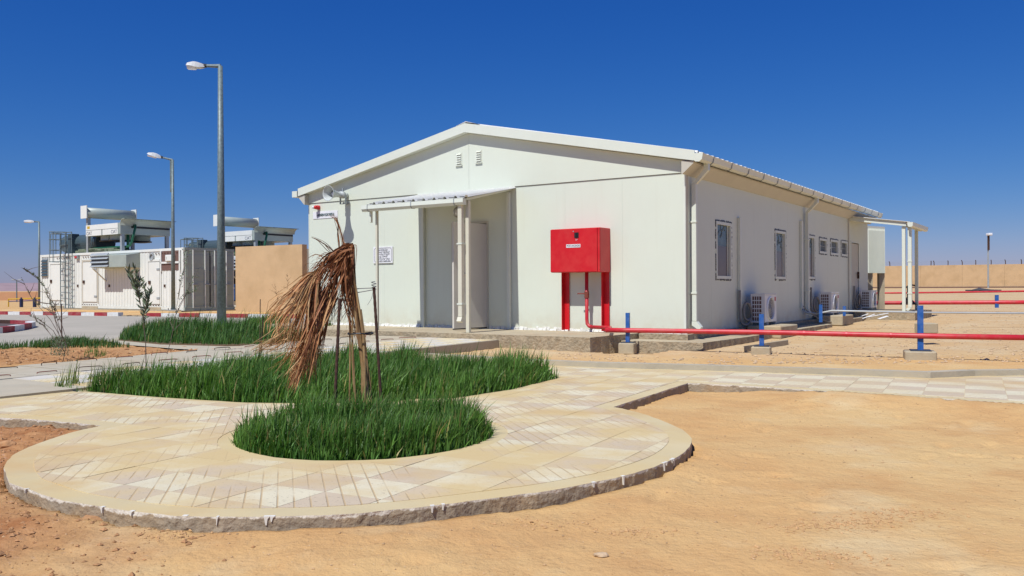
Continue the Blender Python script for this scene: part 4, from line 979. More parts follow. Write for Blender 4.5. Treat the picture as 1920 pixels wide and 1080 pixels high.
# elevated corrugated screen behind the building
a=D(1625,430,29); b=D(1657,436,29.6); 
t=Thing('corrugated_tank_cabinet','white corrugated metal cabinet raised on concrete legs behind the building','metal cabinet',(a[0],a[1],.6),'W')
zt,zb_=3.26,1.76; mb=MB(); n=16; dx=(b-a)[:2]; dn=np.array([-dx[1],dx[0]])/np.hypot(*dx)
vs=[];fs=[]
for i in range(n*2+1):
    p=a[:2]+dx*i/(n*2)-dn*(.06 if i%2 else 0); vs+=[(p[0],p[1],zb_),(p[0],p[1],zt)]
for i in range(n*2): fs.append((2*i,2*i+2,2*i+3,2*i+1))
part(t,'corrugated_front',MB().add(vs,fs),m_trim)
part(t,'cabinet_body',MB().prism([a[:2]+dn*.02,b[:2]+dn*.02,b[:2]+dn*1.2,a[:2]+dn*1.2],zb_+.01,zt-.01),m_trim)
part(t,'top_rail',MB().prism([a[:2]-dn*.04,b[:2]-dn*.04,b[:2]+dn*1.22,a[:2]+dn*1.22],zt,zt+.07),m_trim)
for f_,o_ in ((.28,.1),(.98,.1),(.28,.9),(.98,.9)):
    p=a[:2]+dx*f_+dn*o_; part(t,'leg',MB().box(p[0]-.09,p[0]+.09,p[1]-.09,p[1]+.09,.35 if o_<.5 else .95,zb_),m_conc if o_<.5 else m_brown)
# hand tool leaning at porch: rusty screw jack like stand
a=D(1703,571,26.3)
t=Thing('rusty_stand','rusty steel stand with a crank bar on top beside the porch posts','stand',a,'W')
part(t,'column',MB().tube([a,a+np.array([0,0,.55])],.04,8),m_rebar)
part(t,'foot',MB().lathe(a+np.array([0,0,.0]),(0,0,1),[(0,.26),(.06,.2),(.22,.05),(.22,0)],8),m_rebar)
part(t,'crank_bar',MB().tube([a+np.array([-.05,0,.52]),a+np.array([.05,0,.60]),a+np.array([.28,0,.56])],.025,6),m_rebar)
# ============================================================ GENERATOR CONTAINERS
KA=math.radians(36)
class KFrame:
    def __init__(s,K): s.K=np.array(K,float); s.ex=np.array([math.cos(KA),-math.sin(KA)]); s.ey=np.array([math.sin(KA),math.cos(KA)]); s.rot=-KA
    def __call__(s,o): q=s.K[:2]+o[0]*s.ex+o[1]*s.ey; return (q[0],q[1],s.K[2]+o[2])
    def front(s,px,py,y=0.):
        r=ray(px,py); t=(y+s.K[:2]@s.ey)/(r[:2]@s.ey); P=r*t; return ((P[:2]-s.K[:2])@s.ex, P[2]+CZ-s.K[2])
K1_=KFrame((-13.5,35.9,.46)); 
K2_=KFrame((-13.5+.9*K1_.ex[0]+6.5*K1_.ey[0],35.9+.9*K1_.ex[1]+6.5*K1_.ey[1],.42))
LC=12.0
def container(Kf,label,ref,opendoor):
    t=Thing('generator_container',label,'shipping container',(-6,1.2,0),Kf,group='white generator containers with rooftop equipment'); rf=ref.front
    def fx(a,b): x0,z0=rf(*a); x1,z1=rf(*b); return min(x0,x1),max(x0,x1),min(z0,z1),max(z0,z1)
    H=2.57
    doors=[fx((95,497),(118,563)),fx((156,492),(182,566)),fx((279,492),(300,570))]
    part(t,'front_wall',MB().box(-LC,0,.02,.07,.13,H),m_cont)
    part(t,'side_wall',MB().box(-LC,-LC+.06,.08,2.4,.1,H),m_cont)
    part(t,'rear_wall',MB().box(-LC,0,2.36,2.43,.1,H),m_cont)
    part(t,'roof',MB().box(-LC+.01,-.01,.03,2.42,H+.001,H+.03),m_cont)
    for z0,z1 in ((.02,.14),(H-.08,H+.02)): part(t,'rail',MB().box(-LC,0,-.012,.018,z0,z1),m_cont)
    for x in (-LC,-.16): part(t,'corner_post',MB().box(x,x+.16,-.02,.14,.0,H+.03),m_cont)
    # ribs
    mb=MB(); x=-LC+.3
    while x<-.3:
        if not any(d[0]-.1<x<d[1]+.1 for d in doors): mb.box(x,x+.09,.008,.019,.15,H-.1)
        x+=.23
    part(t,'rib',mb,m_cont,kind='stuff')
    for n,(x0,x1,z0,z1) in enumerate(doors):
        if opendoor and n==opendoor:
            pass
        d=part(t,'door',MB().bev(x0,x1,-.02,.018,z0,z1,.006),m_cont)
        part(t,'door_frame',MB().box(x0-.10,x0-.025,-.012,.016,z0-.05,z1+.12).box(x1+.025,x1+.10,-.012,.016,z0-.05,z1+.12).box(x0-.025,x1+.025,-.03,.016,z1+.03,z1+.12),m_beige if n==1 else m_cont)
        for z in (z0+.2,z0+(z1-z0)*.8): part(t,'hinge',MB().box(x1-.2,x1+.02,-.035,-.021,z,z+.09),m_galvd,parent=d)
        part(t,'handle',MB().box(x0+.03,x0+.18,-.06,-.021,z0+.85,z0+.99),m_rebar,parent=d)
        part(t,'skid_block',MB().box(x0-.1,x1+.1,-.03,.06,-.0,.12),m_conc)
        mb=MB(); xx=x0-.1
        while xx<x1: mb.add([(xx,-.022,.21),(xx+.12,-.022,.21),(xx+.09,-.022,.16),(xx+.03,-.022,.16)],[(0,1,2,3)]); xx+=.2
        part(t,'notch',mb,m_rebar,kind='stuff')
    mb=MB()
    for x0,x1 in ((-10.4,-9.2),(-8,-5.2),(-2.5,-.3)):
        xx=x0
        while xx<x1: mb.add([(xx,-.0125,2.42),(xx+.11,-.0125,2.42),(xx+.08,-.0125,2.36),(xx+.03,-.0125,2.36)],[(0,1,2,3)]); xx+=.22
    part(t,'notch',mb,m_rebar,kind='stuff')
    x0,x1,z0,z1=fx((78.5,519),(90,484)); lv=part(t,'louvre',MB().box(x0,x1,-.02,.018,z0,z1),m_galvd)
    k=z0+.03
    while k<z1-.08: part(t,'blade',MB().ext([(-.021,k),(-.07,k+.0),(-.021,k+.09)],0,x0+.03,x1-.03),m_teal,parent=lv); k+=.14
    x0,x1,z0,z1=fx((143,486),(149,478)); part(t,'alarm_box',MB().bev(x0,x1,-.10,.018,z0,z1,.01),m_galvd); part(t,'alarm_light',MB().box(x0+.05,x1-.05,-.12,-.101,z0+.05,z1-.05),m_redp)
    # louvred air hood
    x0,x1,z0,z1=fx((196,504),(262,474)); xm=x0+(x1-x0)*.52; hd=part(t,'air_hood',MB().ext([(.018,z0+.0),(-.62,z0+.04),(-.62,z1-.1),(.018,z1)],0,x0,x1),m_palegrn)
    for k in range(4): part(t,'hood_louvre',MB().ext([(-.625,z0+.08+k*.17),(-.72,z0+.06+k*.17),(-.625,z0+.16+k*.17)],0,x0+.03,xm),m_galvd,parent=hd)
    part(t,'hood_recess',MB().box(x0+.03,xm,-.6245,-.6205,z0+.06,z1-.14),m_teal,parent=hd)
    for x in (x0+.1,x1-.15): part(t,'hood_brace',MB().tube([(x,-.6,z0),(x,.0,z0-.55)],.03,6),m_cont,parent=hd)
    # round vent and airconditioner opening
    c=rf(285,482); part(t,'round_vent',MB().lathe((c[0],.018,c[1]),(0,-1,0),[(0,.17),(.06,.16),(.06,.12),(.01,.12),(.01,0)],20),m_galvd)
    x0,x1,z0,z1=fx((304,507),(337,469)); op=part(t,'recess',MB().box(x0,x1,-.006,.018,z0,z1),m_brown)
    part(t,'recess_shelf',MB().box(x0-.05,x1+.05,-.05,-.0065,z0+.28,z0+.36),m_cont,parent=op); part(t,'recess_frame',MB().box(x0-.08,x0,-.05,.018,z0-.05,z1).box(x1,x1+.08,-.05,.018,z0-.05,z1),m_cont,parent=op)
    part(t,'wall_cooler',MB().bev(x0+.4,x1-.3,-.12,-.007,z0+.37,z1-.18,.02),m_cont,parent=op); part(t,'cooler_grille',MB().box(x0+.5,x1-.75,-.125,-.1205,z0+.45,z1-.26),m_palegrn,parent=op)
    for px in (205,309,146): c=rf(px,536); part(t,'socket',MB().box(c[0]-.05,c[0]+.05,-.02,.006,c[1]-.06,c[1]+.06),m_rebar)
    # end doors
    for a,b in ((.06,1.19),(1.25,2.38)):
        d=part(t,'end_door',MB().bev(-.02,.03,a,b,.13,H-.1,.008),m_contg)
        for k in range(4): part(t,'door_rib',MB().box(.0305,.045,a+.06,b-.06,.25+k*.56,.62+k*.56),m_contg,parent=d)
        for y in ((.38,.95) if a<1 else (1.42,2.0)):
            part(t,'locking_bar',MB().tube([(.07,y,.1),(.07,y,H-.06)],.024,6),m_cont,parent=d)
            part(t,'bar_handle',MB().box(.06,.11,y-.02,y+.22,1.05,1.10),m_galvd,parent=d)
    part(t,'door_gasket',MB().box(-.01,.033,1.195,1.245,.35,H-.3),m_black)
    part(t,'placard',MB().box(.031,.0465,.3,.5,.45,.75),m_galvd)
    part(t,'sill',MB().box(.0,.06,.0,2.43,.0,.125),m_contg); part(t,'header',MB().box(.0,.05,.0,2.43,H-.095,H+.03),m_contg)
    # ladder with safety cage
    x0=rf(121,570)[0]; x1=rf(130,570)[0]; ld=part(t,'ladder',MB().tube([(x0,-.18,.0),(x0,-.18,3.55)],.025,6).tube([(x1,-.18,.0),(x1,-.18,3.55)],.025,6),m_galv)
    z=.2
    while z<3.3: part(t,'rung',MB().tube([(x0,-.18,z),(x1,-.18,z)],.014,5),m_galv,parent=ld); z+=.28
    xc=(x0+x1)/2; R_=.36
    for z in (2.2,2.75,3.25,3.6): part(t,'cage_hoop',MB().tube([(xc+R_*math.cos(a),-.18-.62*math.sin(a),z) for a in np.linspace(0,math.pi,11)],.015,5),m_galv,parent=ld)
    for a in (.5,1.1,1.57,2.1,2.7): part(t,'cage_bar',MB().tube([(xc+R_*math.cos(a),-.18-.62*math.sin(a),2.2),(xc+R_*math.cos(a),-.18-.62*math.sin(a),3.6)],.012,5),m_galv,parent=ld)
    zz=MB(); xx=x1+.12; z=.2
    zz.tube([(xx,-.1,.0),(xx,-.1,2.6)],.022,6).tube([(xx+.36,-.1,.0),(xx+.36,-.1,2.6)],.022,6)
    while z<2.5: zz.tube([(xx,-.1,z),(xx+.18,-.1,z-.1),(xx+.36,-.1,z)],.013,5); z+=.3
    part(t,'cable_ladder',zz,m_galv)
    # roof guard rail
    xa,xb=x0-1.5,x0+.6
    gr=MB()
    for x in np.linspace(xa,x1+.05,5): gr.tube([(x,.1,H+.02),(x,.1,H+1.05)],.02,5)
    gr.tube([(xa,.1,H+1.05),(x1+.05,.1,H+1.05)],.022,5).tube([(xa,.1,H+1.05),(xa,1.4,H+1.05)],.022,5).tube([(xa,1.4,H),(xa,1.4,H+1.05)],.02,5)
    part(t,'guard_rail',gr,m_galv)
    part(t,'vertical_duct',MB().bev(x0-.25,x0+.05,.3,.7,H+.03,H+1.0,.01),m_teal)
    # silencer drum
    xs0,xs1=rf(126,450,.9)[0],rf(198,450,.9)[0]
    part(t,'silencer',MB().lathe((xs0,.9,H+.55),(1,0,0),[(0,0),(0,.36),(.05,.42),(xs1-xs0-.35,.42),(xs1-xs0-.3,.5),(xs1-xs0,.5),(xs1-xs0,0)],24),m_teal,smooth=False)
    # radiator on legs
    xr0=rf(164,440,.1)[0]; xr1=rf(229,440,.1)[0]; zb,zt=H+.78,H+1.28
    lg=[]
    for x,y,zt_ in ((xr0+.05,.12,zt+.35),(xr1-.02,.12,zt),(xr1-.02,2.3,zt-.1),(xr0+.05,2.3,zt+.3)): part(t,'radiator_leg',MB().box(x-.07,x+.07,y-.07,y+.07,H+.03,zt_),m_galvd)
    rb=part(t,'radiator',MB().bev(xr0+.13,xr1+.06,-.02,2.42,zb,zt,.01),m_palegrn)
    part(t,'radiator_cover',MB().box(xr0+.13,xr1-.1,-.045,-.021,zb+.27,zt).box(xr0+.13,(xr0+xr1)/2,-.045,-.021,zb,zb+.25).box((xr0+xr1)/2+.1,xr1-.1,-.045,-.021,zb,zb+.25),m_cont,parent=rb)
    for xx in (xr0+.42,xr1-.42): text(t,'lettering','CIAT',.22,(xx,-.047,zb+.11),mat('brand_navy',(.02,.03,.08),.5),parent=rb)
    part(t,'warning_label',MB().box(xr0+.25,xr0+.48,-.049,-.0455,zb+.33,zb+.45),m_yellow,parent=rb)
    for x,y in (((xr0+xr1)/2-.35,.6),((xr0+xr1)/2+.45,.6),((xr0+xr1)/2+.2,1.75)): 
        f=part(t,'fan_drum',MB().lathe((x,y,zb-.001),(0,0,-1),[(0,.42),(.22,.43),(.22,0)],24),m_palegrn,parent=rb)
        part(t,'fan_guard',MB().lathe((x,y,zb-.222),(0,0,-1),[(0,.50),(.05,.48),(.08,.2),(.08,0)],24),m_black,parent=rb)
    # raised curved hoods running front to back
    def hood(xc,zc,r,a0,a1,th=.02): 
        o=[(xc+r*math.cos(a),zc+r*math.sin(a)) for a in np.linspace(a0,a1,12)]; i=[(xc+(r-th)*math.cos(a),zc+(r-th)*math.sin(a)) for a in np.linspace(a1,a0,12)]; return o+i
    def ext_y(prof,y0,y1):
        mb=MB(); mb.ext(prof,1,y0,y1); return mb
    def shell(xc,zc,r,a0,a1,y0,y1):
        mb=MB(); A=np.linspace(a0,a1,13); vs=[]
        for a in A: vs+=[(xc+r*math.cos(a),y0,zc+r*math.sin(a)),(xc+r*math.cos(a),y1,zc+r*math.sin(a)),(xc+(r-.02)*math.cos(a),y0,zc+(r-.02)*math.sin(a)),(xc+(r-.02)*math.cos(a),y1,zc+(r-.02)*math.sin(a))]
        fs=[]
        for k in range(12): a=4*k;b=a+4; fs+=[(a,a+1,b+1,b),(a+2,b+2,b+3,a+3),(a,b,b+2,a+2),(a+1,a+3,b+3,b+1)]
        return mb.add(vs,fs)
    xh=xr0+.02
    part(t,'sun_hood',shell(xh,zt+.60,.25,math.radians(-85),math.radians(180),-.05,2.35),m_palegrn,parent=rb,smooth=True)
    part(t,'hood_end',MB().box(xh-.27,xh+.27,-.09,-.055,zt+.33,zt+.92),m_cont,parent=rb)
    part(t,'hood_end',MB().box(xh-.2,xh+.25,2.36,2.40,zt+.33,zt+.9),m_cont,parent=rb)
    part(t,'sun_hood',shell(xr1+.36,zt-.12,.30,math.radians(75),math.radians(178),-.05,2.5),m_palegrn,parent=rb,smooth=True)
    part(t,'duct_slot',MB().box(xr1+.061,xr1+.075,.5,2.4,zt-.22,zt-.14),m_black,parent=rb)
    # green pipework
    xg=xr0+.2
    part(t,'coolant_pipe',MB().tube([(xg,.3,H+.22),(xr1+.0,.3,H+.22),(xr1+.28,.3,H+.26),(xr1+.34,.35,H+.4),(xr1+.36,.5,zt-.25),(xr1+.3,.55,zt-.1),(xr1+.1,.6,zt-.12)],.055,8),m_green,smooth=True)
    part(t,'coolant_pipe',MB().tube([(xg,.55,H+.12),(xr1-.3,.55,H+.12),(xr1-.3,.55,zb)],.07,8),m_green,smooth=True)
    part(t,'coolant_pipe',MB().tube([(xg-.35,.2,H+.05),(xg-.3,.2,H+.6),(xg-.4,.2,zt-.2),(xg-.1,.2,zt-.15)],.05,8),m_rebar,smooth=True)
    mb=MB()
    for k in range(14):
        x=rng.uniform(x0+.9,xr1-.2); mb.bev(x-.3,x+.3,.08,.7,H+.03,H+.1+rng.uniform(.02,.12),.03)
    part(t,'tarpaulin',mb,m_tarp,kind='stuff')
    return t
container(K1_,'nearest white container with three doors, caged ladder and radiators on its roof','x' and K1_,0)
container(K2_,'second white container standing half hidden behind the tan wall, CIAT radiator above it',K1_,1)
# open doorway machinery of the second container: a blue pump cabinet in a dark opening
x0,z0=K2_.front(424,560); x1,z1=K2_.front(441,478); o=K2_((x0,-.3,0))
t=Thing('pump_cabinet','small blue and black cabinet standing in the dark gap beside the tan wall','cabinet',(x0+.5,-.25,0),K2_)
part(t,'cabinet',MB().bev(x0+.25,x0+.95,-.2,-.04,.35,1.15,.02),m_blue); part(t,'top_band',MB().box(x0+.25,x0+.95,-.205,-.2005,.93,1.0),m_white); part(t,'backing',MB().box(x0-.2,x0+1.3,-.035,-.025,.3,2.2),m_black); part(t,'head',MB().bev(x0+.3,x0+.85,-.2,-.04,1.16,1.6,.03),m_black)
# blocks the containers rest on
for K_,lb in ((K1_,'low concrete plinth under the nearest container'),(K2_,'low concrete plinth under the rear container')):
    single('container_plinth',MB().box(-LC-.2,.3,-.25,2.6,-.35,-.003),m_conc,lb,'plinth',(0,0,0),K_)
# ------------------------------------------------------------ tan blast wall
a=G(442,587,.36); b=G(567,587.5,.38); d=(b-a)[:2]; d/=np.hypot(*d); n=np.array([-d[1],d[0]])
za=a[2]+ (587-463)*a[1]/FPX; zb2=b[2]+(587-457.5)*b[1]/FPX
single('tan_wall',MB().prism([a[:2],b[:2],b[:2]+n*.28,a[:2]+n*.28],.2,[za,zb2,zb2,za]),m_wallt,'plain tan rendered wall standing beside the containers behind the road','wall',(a[0],a[1],.3))
t=Thing('wall_lamp_post','thin white post with a small round lamp at the end of the tan wall','lamp',D(567,470,33),'W')
p=D(568,472,34); part(t,'pole',MB().tube([(p[0],p[1],.4),(p[0],p[1],p[2])],.03,6),m_trim); part(t,'globe',MB().lathe((p[0],p[1],p[2]-.05),(0,0,1),[(0,.0),(0,.05),(.06,.10),(.14,.08),(.18,0)],12),m_lens,smooth=True)
a=D(569,590,40); b=D(640,590,38); h=(590-467)*40/FPX
single('service_building',MB().prism([a[:2],b[:2],b[:2]+[2,3],a[:2]+[2,3.5]],.1,a[2]+h),m_dtan,'block building painted in its shaded brown, glimpsed between tan wall and white building','building',(a[0],a[1],.3))
# ------------------------------------------------------------ street lamps
def lamp(base,h,r0,r1,arm,tilt,head,label,name='street_lamp',hinge=True,col=m_galv,sleeve=None):
    x,y,z=base; t=Thing(name,label,'street lamp',base,'W',group='street lamps')
    part(t,'pole',MB().tube([(x,y,z),(x,y,z+h*.5),(x,y,z+h)],[r0,(r0+r1)/2,r1],16),col,smooth=True)
    part(t,'base_plate',MB().bev(x-r0*2.2,x+r0*2.2,y-r0*2.2,y+r0*2.2,z-.005,z+.03,.005),m_galvd)
    for sx_ in (-1,1):
        for sy_ in (-1,1): part(t,'bolt',MB().tube([(x+sx_*r0*1.7,y+sy_*r0*1.7,z+.03),(x+sx_*r0*1.7,y+sy_*r0*1.7,z+.09)],.02,6),m_rebar)
    ax=-1; zt=z+h; e=(x+ax*arm,y,zt+arm*math.tan(tilt))
    part(t,'arm',MB().tube([(x,y,zt-.02),(x,y,zt-.0),e],[r1*1.0,r1*.9,r1*.62],10),col)
    L_=head; u=np.array([ax*math.cos(tilt),0,math.sin(tilt)]); w=np.array([0,1,0]); v=np.cross(w,u); v=v if v[2]>0 else -v
    def hp_(s,yy,zz): return tuple(np.array(e)+u*s+w*yy+v*zz)
    mb=MB(); secs=[(-.02,.05,.03,-.04),(.10,.10,.07,-.06),(.2,.13,.10,-.06),(L_*.6,.14,.11,-.04),(L_*.9,.11,.07,-.02),(L_,.05,.02,-.01)]
    vs=[]
    for s,wd,up,dn in secs: vs+=[hp_(s,-wd,dn),hp_(s,-wd*.8,up*.7),hp_(s,0,up),hp_(s,wd*.8,up*.7),hp_(s,wd,dn)]
    fs=[(5*i+j,5*i+j+1,5*i+5+j+1,5*i+5+j) for i in range(5) for j in range(4)]+[(0,1,2,3,4),(29,28,27,26,25)]+[(5*i+4,5*i,5*i+5,5*i+9) for i in range(5)]
    part(t,'lamp_head',MB().add(vs,fs),mat('lamp_white',(.6,.62,.6),.4),smooth=False)
    vs=[]
    for s,wd in ((.22,.11),(L_*.6,.125),(L_*.92,.09)): vs+=[hp_(s,-wd,-.045),hp_(s,-wd*.6,-.10),hp_(s,wd*.6,-.10),hp_(s,wd,-.045)]
    part(t,'lens',MB().add(vs,[(4*i+j,4*i+j+1,4*i+5+j,4*i+4+j) for i in range(2) for j in range(3)]+[(0,1,2,3),(11,10,9,8)]),m_lens)
    part(t,'collar',MB().tube([hp_(-.06,0,0),hp_(.10,0,0)],[.05,.06],10),m_black)
    if sleeve: part(t,'spine',MB().box(x-r1*1.9,x-r1*.9,y-.04,y+.04,zt-sleeve,zt-.03),m_galv)
    return t
b=G(415.5,611,.38); lamp((b[0],b[1],.38),(611-124)*b[1]/FPX,.118,.060,(416-386)*b[1]/FPX,.03,.46,'tall galvanised street lamp nearest the camera, rising from a concrete block between two grass beds')
single('lamp_footing',MB().bev(b[0]-.45,b[0]+.65,b[1]-.4,b[1]+.4,.2,.372,.02),m_conc,'concrete block under the nearest street lamp','footing',(b[0],b[1],.3))
b=D(325,582,35.2); lamp(tuple(b),(582-300)*35.2/FPX,.085,.05,(322-301)*35.2/FPX,.25,.58,'galvanised street lamp standing in front of the nearest container, its arm tilted up',sleeve=1.3)
b=D(74,578,62); lamp(tuple(b),(578-416)*62/FPX,.09,.06,(74-68)*62/FPX+.1,.05,.75,'distant street lamp at the far left end of the containers')
b=D(31.5,578,110); 
t=Thing('street_lamp','tiny twin headed street lamp far off before the desert wall at the left','street lamp',tuple(b),'W',group='street lamps'); hh=(578-525)*110/FPX
part(t,'pole',MB().tube([tuple(b),(b[0],b[1],b[2]+hh)],[.09,.06],8),m_galv)
for s in (-1,1): part(t,'lamp_head',MB().bev(b[0]+s*.15 if s>0 else b[0]-.65,b[0]+.65 if s>0 else b[0]-.15,b[1]-.1,b[1]+.1,b[2]+hh-.02,b[2]+hh+.1,.03),m_galvd)
b=D(1853,540,88); t=Thing('street_lamp','slim grey street lamp before the boundary wall on the right','street lamp',tuple(b),'W',group='street lamps'); hh=(540-441)*88/FPX
part(t,'pole',MB().tube([tuple(b),(b[0],b[1],b[2]+hh)],[.09,.07],8),m_galvd); part(t,'spine',MB().box(b[0]-.12,b[0]+.1,b[1]-.13,b[1]-.1,b[2]+hh-1.5,b[2]+hh),m_rebar); part(t,'lamp_head',MB().bev(b[0]-.18,b[0]+.22,b[1]-.5,b[1]+.1,b[2]+hh-.05,b[2]+hh+.2,.05),m_lens)
# ------------------------------------------------------------ boundary walls, far right and far left
a=D(1500,500,112); b=D(2300,495,103)
zb_=float(hbase(40,105)); za=CZ+(540-3-499)*110/FPX
t=Thing('boundary_wall','long tan perimeter wall with steel pickets along its top on the far right','wall',(a[0],a[1],.6),'W')
dd=(b-a)[:2]; L_=np.hypot(*dd); dd/=L_; nn=np.array([-dd[1],dd[0]])
n=10
zs_=[CZ+(540-(px-960)*.005-py)*dp/FPX for px,py,dp in ((1500,501,112),(1657,499,110.3),(1920,495,107.3),(2300,489,103))]
for k in range(n):
    p=a[:2]+dd*L_*k/n; q=a[:2]+dd*L_*(k+1)/n; f0,f1=k/n,(k+1)/n; zt=np.interp([f0,f1],[0,.21,.54,1],zs_)
    part(t,'wall_bay',MB().prism([p+dd*.008,q-dd*.008,q-dd*.008+nn*.25,p+dd*.008+nn*.25],.2,[zt[0],zt[1],zt[1],zt[0]]),m_wallt)
part(t,'plinth',MB().prism([a[:2]-nn*.12,b[:2]-nn*.12,b[:2]-nn*.01,a[:2]-nn*.01],.3,float(hbase(50,105))+.16),m_brown)  # brown strip painted as the shadow band along the wall foot
for px in (1669,1720,1746,1752,1778,1805,1830,1859,1886,1916,1945,1973,2000):
    r=ray(px,497); M_=np.array([[dd[0],-r[0]],[dd[1],-1.]]); s_=np.linalg.solve(M_,-a[:2])[0]; p=a[:2]+dd*s_+nn*.12; zt=float(np.interp(s_/L_,[0,.21,.54,1],zs_)); ln=rng.uniform(-.12,.06)
    part(t,'picket',MB().tube([(p[0],p[1],zt-.05),(p[0]+ln*.4,p[1],zt+.4),(p[0]+ln-.05,p[1],zt+.58)],.055,5),m_rebar)
mb=MB()
for z in (.15,.3,.45):
    mb.tube([(a[0]+dd[0]*s_,a[1]+dd[1]*s_,float(np.interp(s_/L_,[0,.21,.54,1],zs_))+z) for s_ in np.linspace(0,L_,30)],.007,3)
part(t,'wire',mb,m_galvd,kind='stuff')
a=D(-900,560,185); b=D(300,560,175)
single('desert_wall',MB().prism([a[:2],b[:2],b[:2]+[0,.4],a[:2]+[0,.4]],-1.6,CZ-(547.5-544.6)*180/FPX),mat('orange_render',(.50,.27,.14),.9,var=.08,scale=.3),'low orange desert wall on the horizon at the far left','wall',(a[0],a[1],-1))
t=Thing('fence_barb',None,None); 
bpy.data.objects.remove(t.root)
# second and third red pipes
def rpipe(pts,r,label):
    t=single('red_water_pipe',MB().tube([tuple(p) for p in pts],r,10),m_redp,label,'water pipe',tuple(pts[0]),group='red water pipes crossing the yard',smooth=True); return t
rpipe([D(1560,568.5,32.8),D(1660,568,31.6),D(1869,567,30),D(1990,566.5,29)],.072,'thick red pipe crossing the sand behind the porch')
rpipe([D(1560,550.5,70),D(1660,549.5,68),D(1790,548,64),D(1920,546,60),D(1990,545,58)],.065,'most distant red pipe near the boundary wall')
t=single('fallen_sheet',MB().add([D(1822,543,80),D(1836,539.5,84),D(1878,545.5,78),D(1860,547,76)],[(0,1,2,3)]).add([D(1822,543.3,80)-[0,0,.5],D(1836,541,84)-[0,0,.3],D(1838,547,78)-[0,0,.1],D(1826,547,77)-[0,0,.1]],[(0,1,2,3)]).box(*[v for v in (D(1826,545,79)[0],D(1872,545,79)[0],78.5,80.5,.6,.95)]),mat('dark_sheet',(.07,.065,.06),.8),'dark fallen sheet lying at the foot of the boundary wall lamp','debris')
# yellow railing at far left
a=D(16,578,52); b=D(95,576,50); t=Thing('yellow_railing','low yellow barrier railing beyond the road at far left','railing',tuple(a),'W')
h=(578-561)*52/FPX
for f in (0,.33,.66,1): p=a+(b-a)*f; part(t,'post',MB().tube([tuple(p),(p[0],p[1],p[2]+h)],.035,6),m_yellow)
part(t,'rail',MB().tube([(a[0],a[1],a[2]+h),(b[0],b[1],b[2]+h)],.035,6),m_yellow)
part(t,'rail',MB().tube([(a[0],a[1],a[2]+h*.75),(b[0],b[1],b[2]+h*.75)],.03,6),mat('purple_rail',(.12,.09,.16),.6))
for px,l in ((40,'dark blue bollard standing left behind the yellow railing'),(65,'dark blue bollard standing right behind the yellow railing')):
    p=D(px,577,50); t=single('bollard',MB().lathe(tuple(p),(0,0,1),[(0,.0),(0,.10),(.5,.10),(.53,.05),(.58,.05),(.6,0)],10),m_navy,l,'bollard',tuple(p),group='dark bollards by the railing')
# hills
mb=MB(); vs=[];fs=[]; n=160
for i in range(n+1):
    x=-3200+6400*i/n; 
    for k,(yy,f) in enumerate(((3000,0),(3200,.75),(3500,1.),(3900,.4),(4300,0))):
        hgt=(24+26*float(fbm(np.array([x*.0016+3]),np.array([k*.35]),4)[0]+.12)*(1.0 if x<-900 else .45))*f; vs.append((x,yy,-2+max(hgt*(1 if x<0 else .55),0)))
for i in range(n):
    for k in range(4): a_=5*i+k; fs.append((a_,a_+5,a_+6,a_+1))
single('hills',MB().add(vs,fs),mat('hill_rock',(.33,.23,.23),.95,var=.15,scale=.01),kind='structure',smooth=True)
